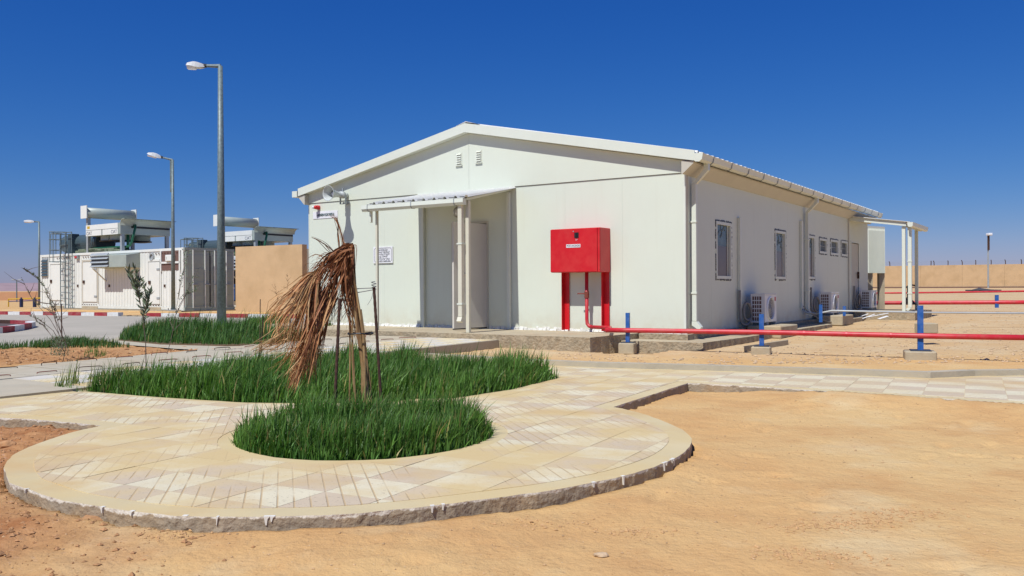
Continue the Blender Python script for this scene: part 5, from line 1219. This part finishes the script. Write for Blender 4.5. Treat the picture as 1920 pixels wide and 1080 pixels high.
# ============================================================ VEGETATION
def blades(polys,dens,h0,h1,zf,w=.007,cols=((.055,.15,.022),(.14,.27,.05)),lean=.35,edge=.12,tipdry=.05,label=None,name='grass'):
    V=[];Cc=[];Fq=[]
    for poly in polys:
        P=np.array(poly); lo=P.min(0);hi=P.max(0); n=int(dens*(hi-lo).prod()); x=rng.uniform(lo[0],hi[0],n); y=rng.uniform(lo[1],hi[1],n); k=inpoly(x,y,poly)
        x,y=x[k],y[k]; keep=rng.random(len(x))<np.clip(.45+2.4*fbm(x*4,y*4,2)+.45,.12,1); x,y=x[keep],y[keep]; n=len(x)
        z=zf(x,y); hh=(h0+(h1-h0)*rng.random(n))*(1+.55*fbm(x*1.6+3,y*1.6,3)+.25*fbm(x*9,y*9,2)); hh*=np.where(rng.random(n)<.05,1.25,1)
        A_=np.array(poly); B_=np.roll(A_,-1,0); q=np.stack([x,y],-1)[:,None,:]; ab=(B_-A_)[None]; tt=np.clip(((q-A_[None])*ab).sum(-1)/((ab**2).sum(-1)+1e-12),0,1); dist=np.sqrt((((q-A_[None]-ab*tt[...,None])**2).sum(-1))).min(1)
        hh*=np.clip(.45+.55*dist/edge,0,1)*(1+.9*np.clip(fbm(x*3.1+11,y*3.1,3),-.4,.6))*rng.uniform(.72,1.22,n)
        az=rng.uniform(0,2*math.pi,n); ln=lean*(rng.random(n)**1.5)+.06; bx=np.cos(az)*ln+.08; by=np.sin(az)*ln+.05
        fa=az+math.pi/2+rng.normal(0,.6,n); sx_,sy_=np.cos(fa),np.sin(fa); ww=w*rng.uniform(.6,1.3,n)
        tone=np.clip(rng.random(n)*.9+1.1*(fbm(x*1.7,y*1.7,2))+.05,0,1.25)[:,None]; col=np.array(cols[0])*(1-tone)+np.array(cols[1])*tone
        dry=rng.random(n)<.05; col[dry]=(.34,.29,.10); br=rng.random(n)<.18; col[br]*=1.45; dk=rng.random(n)<.3; col[dk]*=.55
        base=len(V) and sum(len(v) for v in V)
        T=[0,.35,.7,1.]; WW=[.8,1.,.7,.05]; R_=[]
        for t_,w_ in zip(T,WW):
            cx=x+bx*hh*t_**2; cy=y+by*hh*t_**2; cz_=z+hh*(t_-.25*ln*t_**2)
            for s in (-1,1): R_.append(np.stack([cx+s*sx_*ww*w_/2,cy+s*sy_*ww*w_/2,cz_],-1))
        R_=np.stack(R_,1).reshape(-1,3); V.append(R_)
        cc=np.repeat(col[:,None,:],8,1); cc[:,6:]=cc[:,6:]*.7+np.array([.10,.12,.03])*.3; cc[:,:2]=cc[:,:2]*.85+np.array([.10,.10,.03])*.15
        Cc.append(cc.reshape(-1,3))
        b0=np.arange(n)[:,None]*8+base; Fq.append(np.concatenate([np.stack([b0[:,0]+2*i,b0[:,0]+2*i+1,b0[:,0]+2*i+3,b0[:,0]+2*i+2],-1) for i in range(3)]))
    V=np.concatenate(V);Cc=np.concatenate(Cc);Fq=np.concatenate(Fq)
    me=bpy.data.meshes.new(name); me.vertices.add(len(V)); me.vertices.foreach_set('co',V.astype(np.float32).ravel()); me.loops.add(Fq.size); me.loops.foreach_set('vertex_index',Fq.ravel().astype(np.int32)); me.polygons.add(len(Fq)); me.polygons.foreach_set('loop_start',np.arange(0,Fq.size,4,dtype=np.int32)); me.polygons.foreach_set('loop_total',np.full(len(Fq),4,dtype=np.int32))
    a=me.color_attributes.new('col','FLOAT_COLOR','POINT'); a.data.foreach_set('color',np.concatenate([Cc,np.ones((len(Cc),1))],1).astype(np.float32).ravel()); me.update(); me.materials.append(m_grass)
    ob=bpy.data.objects.new(name,me); C.objects.link(ob); ob['kind']='stuff'; ob['category']='grass'
    if label: ob['label']=label
    print(name,len(Fq)); return ob
zc=lambda c: (lambda x,y: np.full(x.shape,c))
b1=[BC+BR*.99*np.array([math.cos(a),math.sin(a)]) for a in np.linspace(0,2*math.pi,40,endpoint=False)]
blades([b1],8000,.17,.27,zc(.24),.0105,lean=.5,label='dense green grass filling the round bed under the dead palm')
blades([BED2],5600,.17,.32,zc(.24),.0115,lean=.5,cols=((.06,.165,.024),(.15,.29,.055)),label='bright green grass in the crescent bed behind the round one')
def gp(pts,z=.33): return [G(*p,z)[:2] for p in pts]
zh=lambda dz:(lambda x,y: hbase(x,y)+dz)
gb3=gp(((222,641),(300,648),(420,651),(492,650),(560,644),(585,637),(480,632),(430,629),(300,624),(235,630)))
blades([gb3],1000,.26,.44,zh(.07),.012,edge=.9,cols=((.05,.14,.028),(.11,.22,.05)),label='long green grass in the bed left of the nearest street lamp')
gb4=gp(((445,624),(500,627),(520,620),(545,609),(500,611),(462,616))); blades([gb4],1000,.2,.42,zh(.07),.012,edge=.5,label='dark grass clump just right of the nearest street lamp')
gb5=gp(((583,628),(626,626),(632,618),(585,615))); blades([gb5],1300,.22,.36,zh(.07),.015,cols=((.05,.10,.02),(.11,.17,.04)),label='light grass clump against the white building corner')
gb6=gp(((-300,664),(0,655),(60,653),(130,653),(250,652),(215,646),(160,640),(100,642),(30,650),(-300,655))); blades([gb6],800,.12,.26,zh(.05),.011,edge=.8,cols=((.04,.12,.03),(.08,.17,.045)),label='grass strip along the road edge at far left')
gb7=gp(((155,672),(197,672),(200,664),(180,660),(160,664)),.3); blades([gb7],420,.10,.24,zh(.05),.010,lean=1.1,edge=.35,label='small grass tuft in the bare soil bed at left')
for nm,pl_ in (('soil_bed',gb3),('soil_bed',gb4),('soil_bed',gb5)):
    hz=float(np.mean([hbase(*p) for p in pl_])); single(nm,MB().prism(pl_,.2,hz+.082),mat('bed_soil',(.16,.10,.055),.95),kind='structure')
# plants with stems and small leaves
def plant(label,base,stems,leafs,cat='shrub',name='shrub',lm=None,ls=.04,lw=.3,sm=None,sr=.006,group=None,up=.3):
    t=Thing(name,label,cat,base,'W',group=group); sb=MB(); lb=MB()
    for st in stems:
        P=[np.array(p,float) for p in st]; n=len(P); sb.tube([tuple(p) for p in P],[sr*(1-.75*i/(n-1)) for i in range(n)],5)
    part(t,'stem',sb,sm or m_twig)
    for (c,d,l) in leafs:
        d=np.array(d); d/=np.linalg.norm(d); s=np.cross(d,rng.normal(size=3)); s/=np.linalg.norm(s); c=np.array(c)
        lb.add([c,c+d*l*.4+s*l*lw*.5,c+d*l,c+d*l*.4-s*l*lw*.5],[(0,1,2,3)])
    if leafs: part(t,'leaf',lb,lm or m_bush,kind='stuff')
    return t
def along(st,f):
    P=[np.array(p,float) for p in st]; s=f*(len(P)-1); i=min(int(s),len(P)-2); return P[i]+(P[i+1]-P[i])*(s-i)
def pts_px(L_,d): return [D(px,py,d+dz) for px,py,dz in L_]
# olive sapling in the crescent bed
d=9.2; main=pts_px([(272,722,0),(274,690,0),(273,640,0),(268,600,0),(262,560,.05),(262,530,0),(250,500,-.05)],d)
st=[main,pts_px([(269,610,0),(276,580,.1),(283,545,.15)],d),pts_px([(263,570,0),(258,545,-.1),(248,520,-.2)],d),pts_px([(268,600,0),(275,570,-.15),(270,530,-.2)],d),pts_px([(263,560,0),(247,530,.1),(240,505,.1)],d)]
lf=[]
for s_ in st:
    for k in range(60 if s_ is main else 40):
        f=rng.uniform(.45 if s_ is main else .15,1); p=along(s_,f); lf.append((p,(rng.normal(0,.5),rng.normal(0,.5),.75),rng.uniform(.06,.10)))
for k in range(7): lf.append((along(main,rng.uniform(.35,.5)),(rng.uniform(.3,1),rng.normal(0,.4),.5),.045))
plant('slim olive sapling with grey green leaves growing in the crescent grass bed',tuple(main[0]),st,lf,'tree','olive_sapling',lw=.27,sr=.006)
# wispy shrub far left
d=12.4; base=D(120,672,d); st=[];lf=[]
st.append(pts_px([(118,678,0),(124,650,0),(122,628,0),(110,590,0),(92,550,0),(70,520,0),(45,505,0)],d))
for (q,n_) in ((((118,655,0),(106,610,.2),(92,560,.3),(80,530,.3)),1),(((116,650,0),(100,620,-.2),(75,600,-.3),(55,592,-.4)),1),(((118,640,0),(95,600,.1),(60,560,.2),(40,520,.2)),1),(((122,660,0),(98,632,0),(84,612,.2),(70,604,.2)),1),(((121,640,0),(104,600,-.3),(96,570,-.3),(86,545,-.3)),1),(((124,650,0),(112,615,.3),(105,590,.3),(100,575,.3)),1)): st.append(pts_px(list(q),d))
for s_ in list(st):
    for k in range(6):
        p=along(s_,rng.uniform(.4,1)); e=p+np.array([rng.normal(-.05,.10),rng.normal(0,.1),rng.uniform(.03,.18)]); st.append([p,(p+e)/2+rng.normal(0,.01,3),e])
    for k in range(34): lf.append((along(s_,rng.uniform(.5,1)),(rng.normal(-.3,.5),rng.normal(0,.5),.6),rng.uniform(.02,.04)))
for k in range(120): lf.append((along(st[0],rng.uniform(.72,1)),(rng.normal(-.3,.5),rng.normal(0,.5),.4),rng.uniform(.025,.045)))
for k in range(700):
    p=D(112+rng.normal(0,11),652+rng.uniform(-20,16),d+rng.normal(0,.2)); lf.append((p,(rng.normal(0,.5),rng.normal(0,.5),.8),rng.uniform(.015,.04)))
plant('bare wispy shrub leaning left over the soil bed at far left',tuple(base),st,lf,ls=.03,lw=.3,sr=.0055)
# wispy sapling in front of the container end
d=13.2; st=[pts_px([(313,664,0),(320,640,0),(328,600,0),(334,560,0),(342,520,0),(352,480,0),(356,455,0)],d),pts_px([(330,590,0),(345,560,.1),(360,530,.1),(372,505,.1)],d),pts_px([(334,560,0),(338,530,-.1),(345,500,-.1),(345,470,-.1)],d),pts_px([(335,575,0),(348,552,.1),(362,548,.1),(372,540,.2)],d),pts_px([(326,620,0),(318,600,.1),(316,588,.1)],d),pts_px([(330,615,0),(345,600,.1),(370,590,.1),(382,600,.1)],d)]
lf=[]
for i,s_ in enumerate(st[:4]):
    for k in range(46): lf.append((along(s_,rng.uniform(.3,1))+rng.normal(0,.012,3),(rng.normal(.2,.5),rng.normal(0,.4),.5),rng.uniform(.03,.06)))
for s_ in st[4:]:
    for k in range(14): lf.append((along(s_,rng.uniform(.2,1)),(rng.normal(.2,.5),rng.normal(0,.4),.5),rng.uniform(.02,.035)))
plant('thin sapling with drooping small leaves before the grey container end doors',tuple(st[0][0]),st,lf,'tree','young_sapling',lw=.28,sr=.005)
# dried weeds before the tan wall
d=12.8
for L_,lb in (([(545,640,0),(542,600,0),(540,560,0),(539,512,0)],'tall dried weed sprig standing before the tan wall'),([(520,640,0),(522,600,0),(520,560,0),(517,538,0)],'shorter dried weed sprig at the left before the tan wall')):
    m0=pts_px(L_,d); st=[m0]; lf=[]
    for k in range(14):
        p=along(m0,rng.uniform(.55,1)); e=p+np.array([rng.normal(0,.07),0,rng.uniform(.02,.09)]); st.append([p,e]); 
        for q in range(5): lf.append((p+(e-p)*rng.random(),(rng.normal(0,.6),rng.normal(0,.4),.5),.02))
    plant(lb,tuple(m0[0]),st,lf,'weed','dried_weed',lm=m_dryweed,sm=m_dryweed,sr=.003,group='dried weeds before the tan wall')
a=D(829,706,9.6); st=[pts_px(L_,9.6) for L_ in ([(846,710,0),(838,692,0),(827,668,0)],[(845,708,0),(846,690,0),(841,668,0)],[(848,706,0),(858,690,0),(863,677,0)],[(838,692,0),(832,688,0),(826,682,0)],[(856,692,0),(853,684,0),(852,676,0)])]
plant('small dead reddish twig plant poking out of the crescent grass bed',tuple(a),st,[],'twig','dead_twig',sm=mat('red_twig',(.30,.14,.09),.8),sr=.009)
tip=[np.array(p[:2]) for p in (G(98,729,PZ),G(210,738,PZ),G(260,700,PZ),G(125,722,PZ))]
blades([tip],1300,.14,.36,zc(.24),.010,cols=((.10,.17,.04),(.22,.25,.09)),lean=.4,label='tall thin seed stalks at the left tip of the crescent grass bed')
# thin rods stuck in the ground
def rod(px0,py0,px1,py1,d,label,r=.008): a=D(px0,py0,d); b=D(px1,py1,d); single('steel_rod',MB().tube([tuple(a),tuple(b)],r,6),m_rebar,label,'steel rod',tuple(a),group='thin steel rods stuck in the beds')
rod(116,640,115,570,13,'thin steel rod behind the wispy shrub at far left',.009)
rod(487,668,488,561,12.4,'long rusty rod beside the drooping palm leaves',.007)
rod(489,672,493,595,10.8,'short rusty rod half hidden by the drooping palm leaves',.008)
# ============================================================ DEAD PALM
PD=7.0
pt=Thing('dead_palm','dead young palm with brown drooping fronds leaning left over the round grass bed','palm tree',tuple(D(684,800,PD)),'W')
def cat_(P,n=10):
    P=[np.array(p,float) for p in P]
    for _ in range(2):
        Q=[P[0]]
        for a,b in zip(P[:-1],P[1:]): Q+=[a*.75+b*.25,a*.25+b*.75]
        P=Q+[P[-1]]
    idx_=np.linspace(0,len(P)-1,n); return [P[int(i)]+(P[min(int(i)+1,len(P)-1)]-P[int(i)])*(i-int(i)) for i in idx_]
straw=[(.44,.30,.14),(.34,.21,.09),(.22,.12,.055)]
browns=[(.50,.23,.095),(.34,.14,.06),(.66,.37,.16),(.20,.075,.035),(.74,.50,.25),(.44,.19,.08)]
def pick(L_,dk=1.): c=np.array(L_[rng.integers(len(L_))])*rng.uniform(.75,1.15)*dk; return tuple(c)
tr=MB()
for L_,r in (([(690,805,0),(688,740,0),(681,690,0),(675,640,0),(667,590,0),(658,540,0),(650,490,0)],.024),([(678,805,.05),(680,740,.05),(680,690,.05),(679,640,.04),(672,590,.04),(664,540,.03),(657,490,.03)],.017),([(684,805,-.05),(684,745,-.05),(684,690,-.05),(682,640,-.04),(677,600,-.03),(668,545,-.03),(655,470,-.02)],.015)):
    P=cat_(pts_px(L_,PD),14); tr2=MB().tube([tuple(p) for p in P],[r*(1-.5*i/13) for i in range(14)],9); tr.add(tr2.v,tr2.f,None)
tr.c=[pick(straw) for _ in tr.v]; part(pt,'trunk',tr,m_vcol)
tr=MB()
for L_,r in (([(694,800,.02),(690,740,.02),(686,650,.02),(676,580,.02)],.012),([(672,800,-.02),(664,730,-.02),(660,660,-.02),(662,560,0)],.008),([(655,800,.03),(656,720,.03),(657,640,.03),(654,580,.0)],.007),([(668,780,.03),(664,700,.03),(660,620,.03),(650,560,0)],.007),([(700,800,.03),(697,740,.03),(689,680,.03),(684,640,.0)],.007)):
    P=cat_(pts_px(L_,PD),8); t2=MB().tube([tuple(p) for p in P],[r]*8,5); tr.add(t2.v,t2.f)
tr.c=[pick(straw) for _ in tr.v]; part(pt,'petiole',tr,m_vcol)
# tie ring
part(pt,'tie_ring',MB().tube([tuple(D(676,626+ -1,PD)+np.array([.10*math.cos(a),.10*math.sin(a),.004*math.sin(3*a)])) for a in np.linspace(0,2*math.pi,19)],.006,5),m_black)
def ribbons(n,gen,w0,w1,cols,seg=9,dk=1.):
    mb=MB()
    for _ in range(n):
        P=cat_(gen(),seg); w=rng.uniform(w0,w1); c=pick(cols,dk); sd=rng.normal(size=3); tw=rng.normal(0,.5)
        S=[];Wd=[]
        for i,p in enumerate(P):
            d_=P[min(i+1,seg-1)]-P[max(i-1,0)]; d_/=np.linalg.norm(d_)+1e-9; s=np.cross(d_,sd+np.array([math.cos(tw*i),math.sin(tw*i),0])*.4); s/=np.linalg.norm(s)+1e-9; S.append(s); f=i/(seg-1); Wd.append(w*(.55+.6*f if f<.35 else (1-f)**.8*1.15+.03))
        N=len(mb.v); mb.strip(P,Wd,S,c)
        # shade of a fold painted along one edge, paler colour towards the tip
        for i in range(seg):
            f=i/(seg-1); k=.8+.45*f*rng.uniform(.6,1.2)
            mb.c[N+2*i]=tuple(min(1,x*k) for x in c); mb.c[N+2*i+1]=tuple(min(1,x*k*.85) for x in c)
    return mb
U=rng.uniform
def frond(name,stalk,n,gen,w0,w1,cols,dk=1.,seg=9):
    mb=ribbons(n,gen,w0,w1,cols,seg,dk); f=part(pt,name,mb,m_vcol)
    if stalk:
        P=cat_(pts_px(stalk,PD),10); s=MB().tube([tuple(p) for p in P],[.013*(1-.6*i/9) for i in range(10)],6); s.c=[pick(straw) for _ in s.v]; part(pt,'petiole',s,m_vcol,parent=f)
    return f
def P_(px,py,dz): return D(px,py,PD+dz)
# 1 big outer drooping fan, hanging out left
def g1():
    s=rng.random(); a=U(0,1)
    x0,y0=602+U(-4,4),506+U(-4,7); x3=498+95*a**.9+U(-10,8); y3=600+105*(a)**.8+U(-30,26); dz=U(-.22,.12)
    mx,my=(x0+x3)/2-4+U(-8,8),(y0+y3)/2-6+U(-14,10)
    return [P_(x0,y0,0),P_(x0+(mx-x0)*.5-3,y0+(my-y0)*.45-8,dz*.4),P_(mx,my,dz),P_(x3+U(-4,10),y3-28,dz),P_(x3+U(-8,8),y3,dz+U(-.03,.03))]
frond('frond',[(652,500,0),(632,492,0),(612,496,-.02),(598,505,-.03)],175,g1,.008,.017,[browns[2],browns[4],browns[5],straw[1],browns[0]])
# 2 central hanging fan reaching into the grass
def g2():
    a=rng.random(); x0,y0=615+U(-24,20),543+U(-14,18); x3=540+52*a+U(-12,12); y3=655+ (1-abs(a-.25))*60+U(-40,35); dz=U(-.25,.05)
    return [P_(x0,y0,0),P_((x0*2+x3)/3+U(-6,8),y0+(y3-y0)*.28,dz*.6),P_((x0+2*x3)/3+U(-6,8),y0+(y3-y0)*.65,dz),P_(x3,y3,dz)]
frond('frond',[(656,515,0),(645,505,-.03),(630,512,-.05)],190,g2,.009,.019,[browns[0],browns[1],browns[5],browns[2],browns[3]])
# 3 long tails that end at the lowest tip
def g3():
    x0,y0=600+U(-20,15),570+U(-20,30); x3,y3=545+U(-9,9),U(690,742); dz=U(-.2,0)
    return [P_(x0,y0,-.05),P_(583+U(-12,14),630+U(-10,10),dz),P_(562+U(-9,12),680+U(-8,8),dz),P_(x3,y3,dz)]
frond('frond',None,75,g3,.008,.017,[browns[2],browns[0],browns[4],browns[1]])
# 4 crown mass, dark folded leaf bases
def g4():
    x0,y0=655+U(-10,8),U(455,480); x3,y3=612+U(-26,40),530+U(-30,60)
    return [P_(x0,y0,U(-.05,.05)),P_((x0+x3)/2+U(-10,16),(y0+y3)/2-14,U(-.12,.08)),P_(x3,y3,U(-.12,.08))]
frond('frond',None,120,g4,.012,.030,[browns[1],browns[3],browns[0],browns[5]],.9,7)
# 5 upright ragged leaf bases on the right of the crown
def g5():
    x0=U(640,665); return [P_(x0,U(456,466),U(-.04,.04)),P_(x0+U(-2,3),500,U(-.05,.05)),P_(x0+U(-5,4),540+U(-20,20),U(-.05,.05)),P_(668+U(-4,6),U(560,650),0)]
frond('frond',None,60,g5,.010,.022,[browns[0],browns[1],browns[5],straw[2]])
# 6 thin arching leaflets to the left
def g6():
    x0,y0=628+U(-14,12),U(490,520); x3,y3=U(568,600),U(482,560); 
    return [P_(x0,y0,0),P_((x0+x3)/2,min(y0,y3)-U(4,22),U(-.1,.1)),P_(x3+6,y3-U(4,14),U(-.1,.1)),P_(x3,y3,U(-.1,.1))]
frond('frond',None,46,g6,.005,.010,[browns[1],browns[3],browns[0]],.9)
# 7 upright spikes
def g7():
    x0=U(636,650); t=rng.random(); return [P_(x0,U(468,480),0),P_(x0-5+U(-3,3),440,0),P_(630+U(-3,7),415,0),P_(624+U(-10,8),404+U(-4,6),U(-.02,.02))]
frond('spear_leaf',None,14,g7,.008,.014,[browns[1],browns[3],browns[0]])
def g7b():
    return [P_(636+U(-4,4),U(480,495),0),P_(615+U(-6,6),466+U(-5,4),-.05),P_(600+U(-5,5),452+U(-4,4),-.08),P_(585+U(-3,3),U(440,446),-.1)]
frond('spear_leaf',None,6,g7b,.006,.011,[browns[1],browns[3]])
# 8 short hanging leaflets under the crown
def g8():
    x0,y0=640+U(-30,22),U(540,575); x3=x0+U(-32,6); return [P_(x0,y0,U(-.05,.05)),P_(x0+(x3-x0)*.4,y0+U(12,22),U(-.06,.06)),P_(x3,y0+U(25,62),U(-.08,.08))]
frond('frond',None,70,g8,.004,.009,[browns[1],browns[3],browns[0]],.85,6)
# 9 wispy ends at lower left
def g9():
    x0,y0=540+U(-20,30),U(600,640); x3,y3=U(462,520),U(640,672); return [P_(x0,y0,-.1),P_((x0+x3)/2+6,(y0+y3)/2+U(-6,6),-.15),P_(x3+14,y3-8,-.15),P_(x3,y3,-.15)]
frond('frond',None,60,g9,.004,.008,[browns[4],browns[2],straw[1]])
def g10():
    x0,y0=575+U(-20,20),U(620,660); x3,y3=U(500,575),U(660,712); return [P_(x0,y0,-.1),P_((x0+x3)/2,(y0+y3)/2+U(-8,2),-.15),P_(x3,y3,-.15)]
frond('frond',None,50,g10,.004,.008,[browns[4],browns[2],straw[1],browns[0]],seg=7)
def g11():  # curls and hooks on the right of the crown
    x0=U(645,660); return [P_(x0,U(468,480),0),P_(x0+U(2,8),456,0),P_(x0+U(6,14),462,.02),P_(x0+U(4,9),U(480,520),.02)]
frond('frond',None,16,g11,.004,.008,[browns[0],browns[5]])
# ------------------------------------------------------------ stakes and wires
def stake(px0,py0,px1,py1,d,label):
    a=D(px0,py0,d); b=D(px1,py1,d); t=Thing('steel_stake',label,'stake',tuple(a),'W',group='rebar stakes round the palm'); n=40
    part(t,'rod',MB().tube([tuple(a+(b-a)*i/n) for i in range(n+1)],[.011+(.0018 if i%2 else 0) for i in range(n+1)],7),m_rebar); return t
stake(626,800,637,560,6.55,'left rebar stake rising from the round bed under the hanging fronds')
s2=stake(717,790,701,537,7.0,'right rebar stake with wire wrapped on its top beside the palm')
part(s2,'wire_wrap',MB().tube([tuple(D(701,540,7.0)+np.array([.018*math.cos(a),.018*math.sin(a),-.01+.0035*a])) for a in np.linspace(0,18,50)],.0035,4),m_tape)
for k,(L_,lb) in enumerate((([(655,543,0),(675,541,0),(700,540,0)],'tie wire'),([(655,551,0),(680,547,0),(702,543,0)],'tie wire'))):
    part(s2,'tie_wire',MB().tube([tuple(p) for p in pts_px(L_,7.0)],.005,4),m_tape)
part(s2,'loose_wire',MB().tube([tuple(p) for p in cat_(pts_px([(699,548,0),(697,560,0),(690,570,0),(689,572,0)],7.0))],.0022,4),m_tape)
# ============================================================ STONES
def stones(name,n,gen,s0,s1,m,label=None,cat=None):
    base=np.array([(1,0,0),(-1,0,0),(0,1,0),(0,-1,0),(0,0,1),(0,0,-1)],float); F_=[(0,2,4),(2,1,4),(1,3,4),(3,0,4),(2,0,5),(1,2,5),(3,1,5),(0,3,5)]
    V=[];F2=[]
    for k in range(n):
        x,y,z=gen(); s=s0+(s1-s0)*rng.random()**3; b=base*rng.uniform(.6,1.2,(6,1))*np.array([s,s*U(.6,1),s*U(.4,.7)]); a=U(0,6.3); c,s_=math.cos(a),math.sin(a)
        b=np.stack([b[:,0]*c-b[:,1]*s_,b[:,0]*s_+b[:,1]*c,b[:,2]],-1)+[x,y,z+s*.15]; F2+=[tuple(i+6*k for i in f) for f in F_]; V+=b.tolist()
    ob=single(name,MB().add(V,F2),m,label,cat,kind='stuff'); return ob
from mathutils.bvhtree import BVHTree
Zflat=Z
def gz(x,y):
    i=min(max(np.searchsorted(xs,x)-1,0),nx-2); j=min(max(np.searchsorted(ys,y)-1,0),ny-2); fx=(x-xs[i])/(xs[i+1]-xs[i]); fy=(y-ys[j])/(ys[j+1]-ys[j])
    return float(Z[i,j]*(1-fx)*(1-fy)+Z[i+1,j]*fx*(1-fy)+Z[i,j+1]*(1-fx)*fy+Z[i+1,j+1]*fx*fy)
def bad(x,y):
    return bool(inpoly(np.array([x]),np.array([y]),OUT)[0])
def g_rub():
    while True:
        y=12.2+28*rng.random()**1.8; x=U(-1,.62)*y if rng.random()<.15 else U(.05,.64)*y
        l=loc((x,y,0)); 
        if bad(x,y) or (l[0]<.8 and l[1]>-1.9) : continue
        return x,y,gz(x,y)
stones('gravel',3800,g_rub,.006,.042,m_stone,'small stones and rubble strewn over the sand beside the building','gravel')
def g_clod():
    while True:
        x,y=U(-4.6,-1.1),U(3.2,7.6)
        if bad(x,y): continue
        if rng.random()>np.clip((-1.9-x+.25*(5.2-y))*1.1+.5,.05,1): continue
        return x,y,gz(x,y)
m_clod=mat('clod',(.42,.22,.095),.95,var=.3,scale=14,bump=.8,bscale=50)
stones('soil_clods',3200,g_clod,.004,.024,m_clod,'lumps of reddish soil at the left edge of the round path','soil')
def g_few():
    while True:
        x,y=U(-3,6.5),U(2.9,10)
        if bad(x,y): continue
        return x,y,gz(x,y)
stones('pebbles',2600,g_few,.002,.012,mat('pebble',(.50,.32,.16),.95,var=.4,scale=6),'scattered pebbles on the foreground sand','pebbles')
def g_trail():
    # turned patches of crust, lower right
    while True:
        cx,cy=[(1560,985),(1500,990),(1700,965),(1480,1040),(1200,1000),(330,1010),(1640,980),(1010,985),(1580,1050)][rng.integers(9)]; P=G(cx+rng.normal(0,45),cy+rng.normal(0,7),.21)
        if bad(P[0],P[1]): continue
        return P[0],P[1],gz(P[0],P[1])
stones('sand_crust',1500,g_trail,.003,.014,mat('crust',(.52,.31,.14),.95,var=.2,scale=14),'broken crust of sand in the foreground','soil')
def g_bed():
    while True:
        P=G(U(-60,440),U(654,678),.33); 
        return P[0],P[1],gz(P[0],P[1])
stones('soil_clods',900,g_bed,.01,.06,m_clod,'clods of bare soil in the bed at left','soil')
# larger rocks lying at the left edge
for k,(px,py,s,lb) in enumerate(((12,838,.05,'dark stone lying left of the round path rim'),(172,975,.06,'reddish rock resting against the lower left path rim'),(130,968,.04,'smaller reddish rock touching the lower left path rim'),(1128,1043,.022,'pale pebble at the bottom of the foreground sand'),(530,1000,.02,'little pale stone below the path rim'))):
    P=G(px,py,.22); bm=bmesh.new(); bmesh.ops.create_icosphere(bm,subdivisions=2,radius=s)
    for v in bm.verts: v.co*=1+.25*(vn(np.array([v.co.x/s*1.3+9*k]),np.array([v.co.y/s*1.3+v.co.z/s*1.7]))[0]-.5)*2; v.co.z*=.6
    bm.verts.index_update(); mb=MB().add([(v.co.x*1.4+P[0],v.co.y+P[1],v.co.z+gz(P[0],P[1])+s*.2) for v in bm.verts],[[v.index for v in f.verts] for f in bm.faces]); bm.free()
    single('rock',mb,m_clod if k<3 else m_stone,lb,'rock',(P[0],P[1],gz(P[0],P[1])))
print('objects',len(bpy.data.objects),'polys',sum(len(m.polygons) for m in bpy.data.meshes))
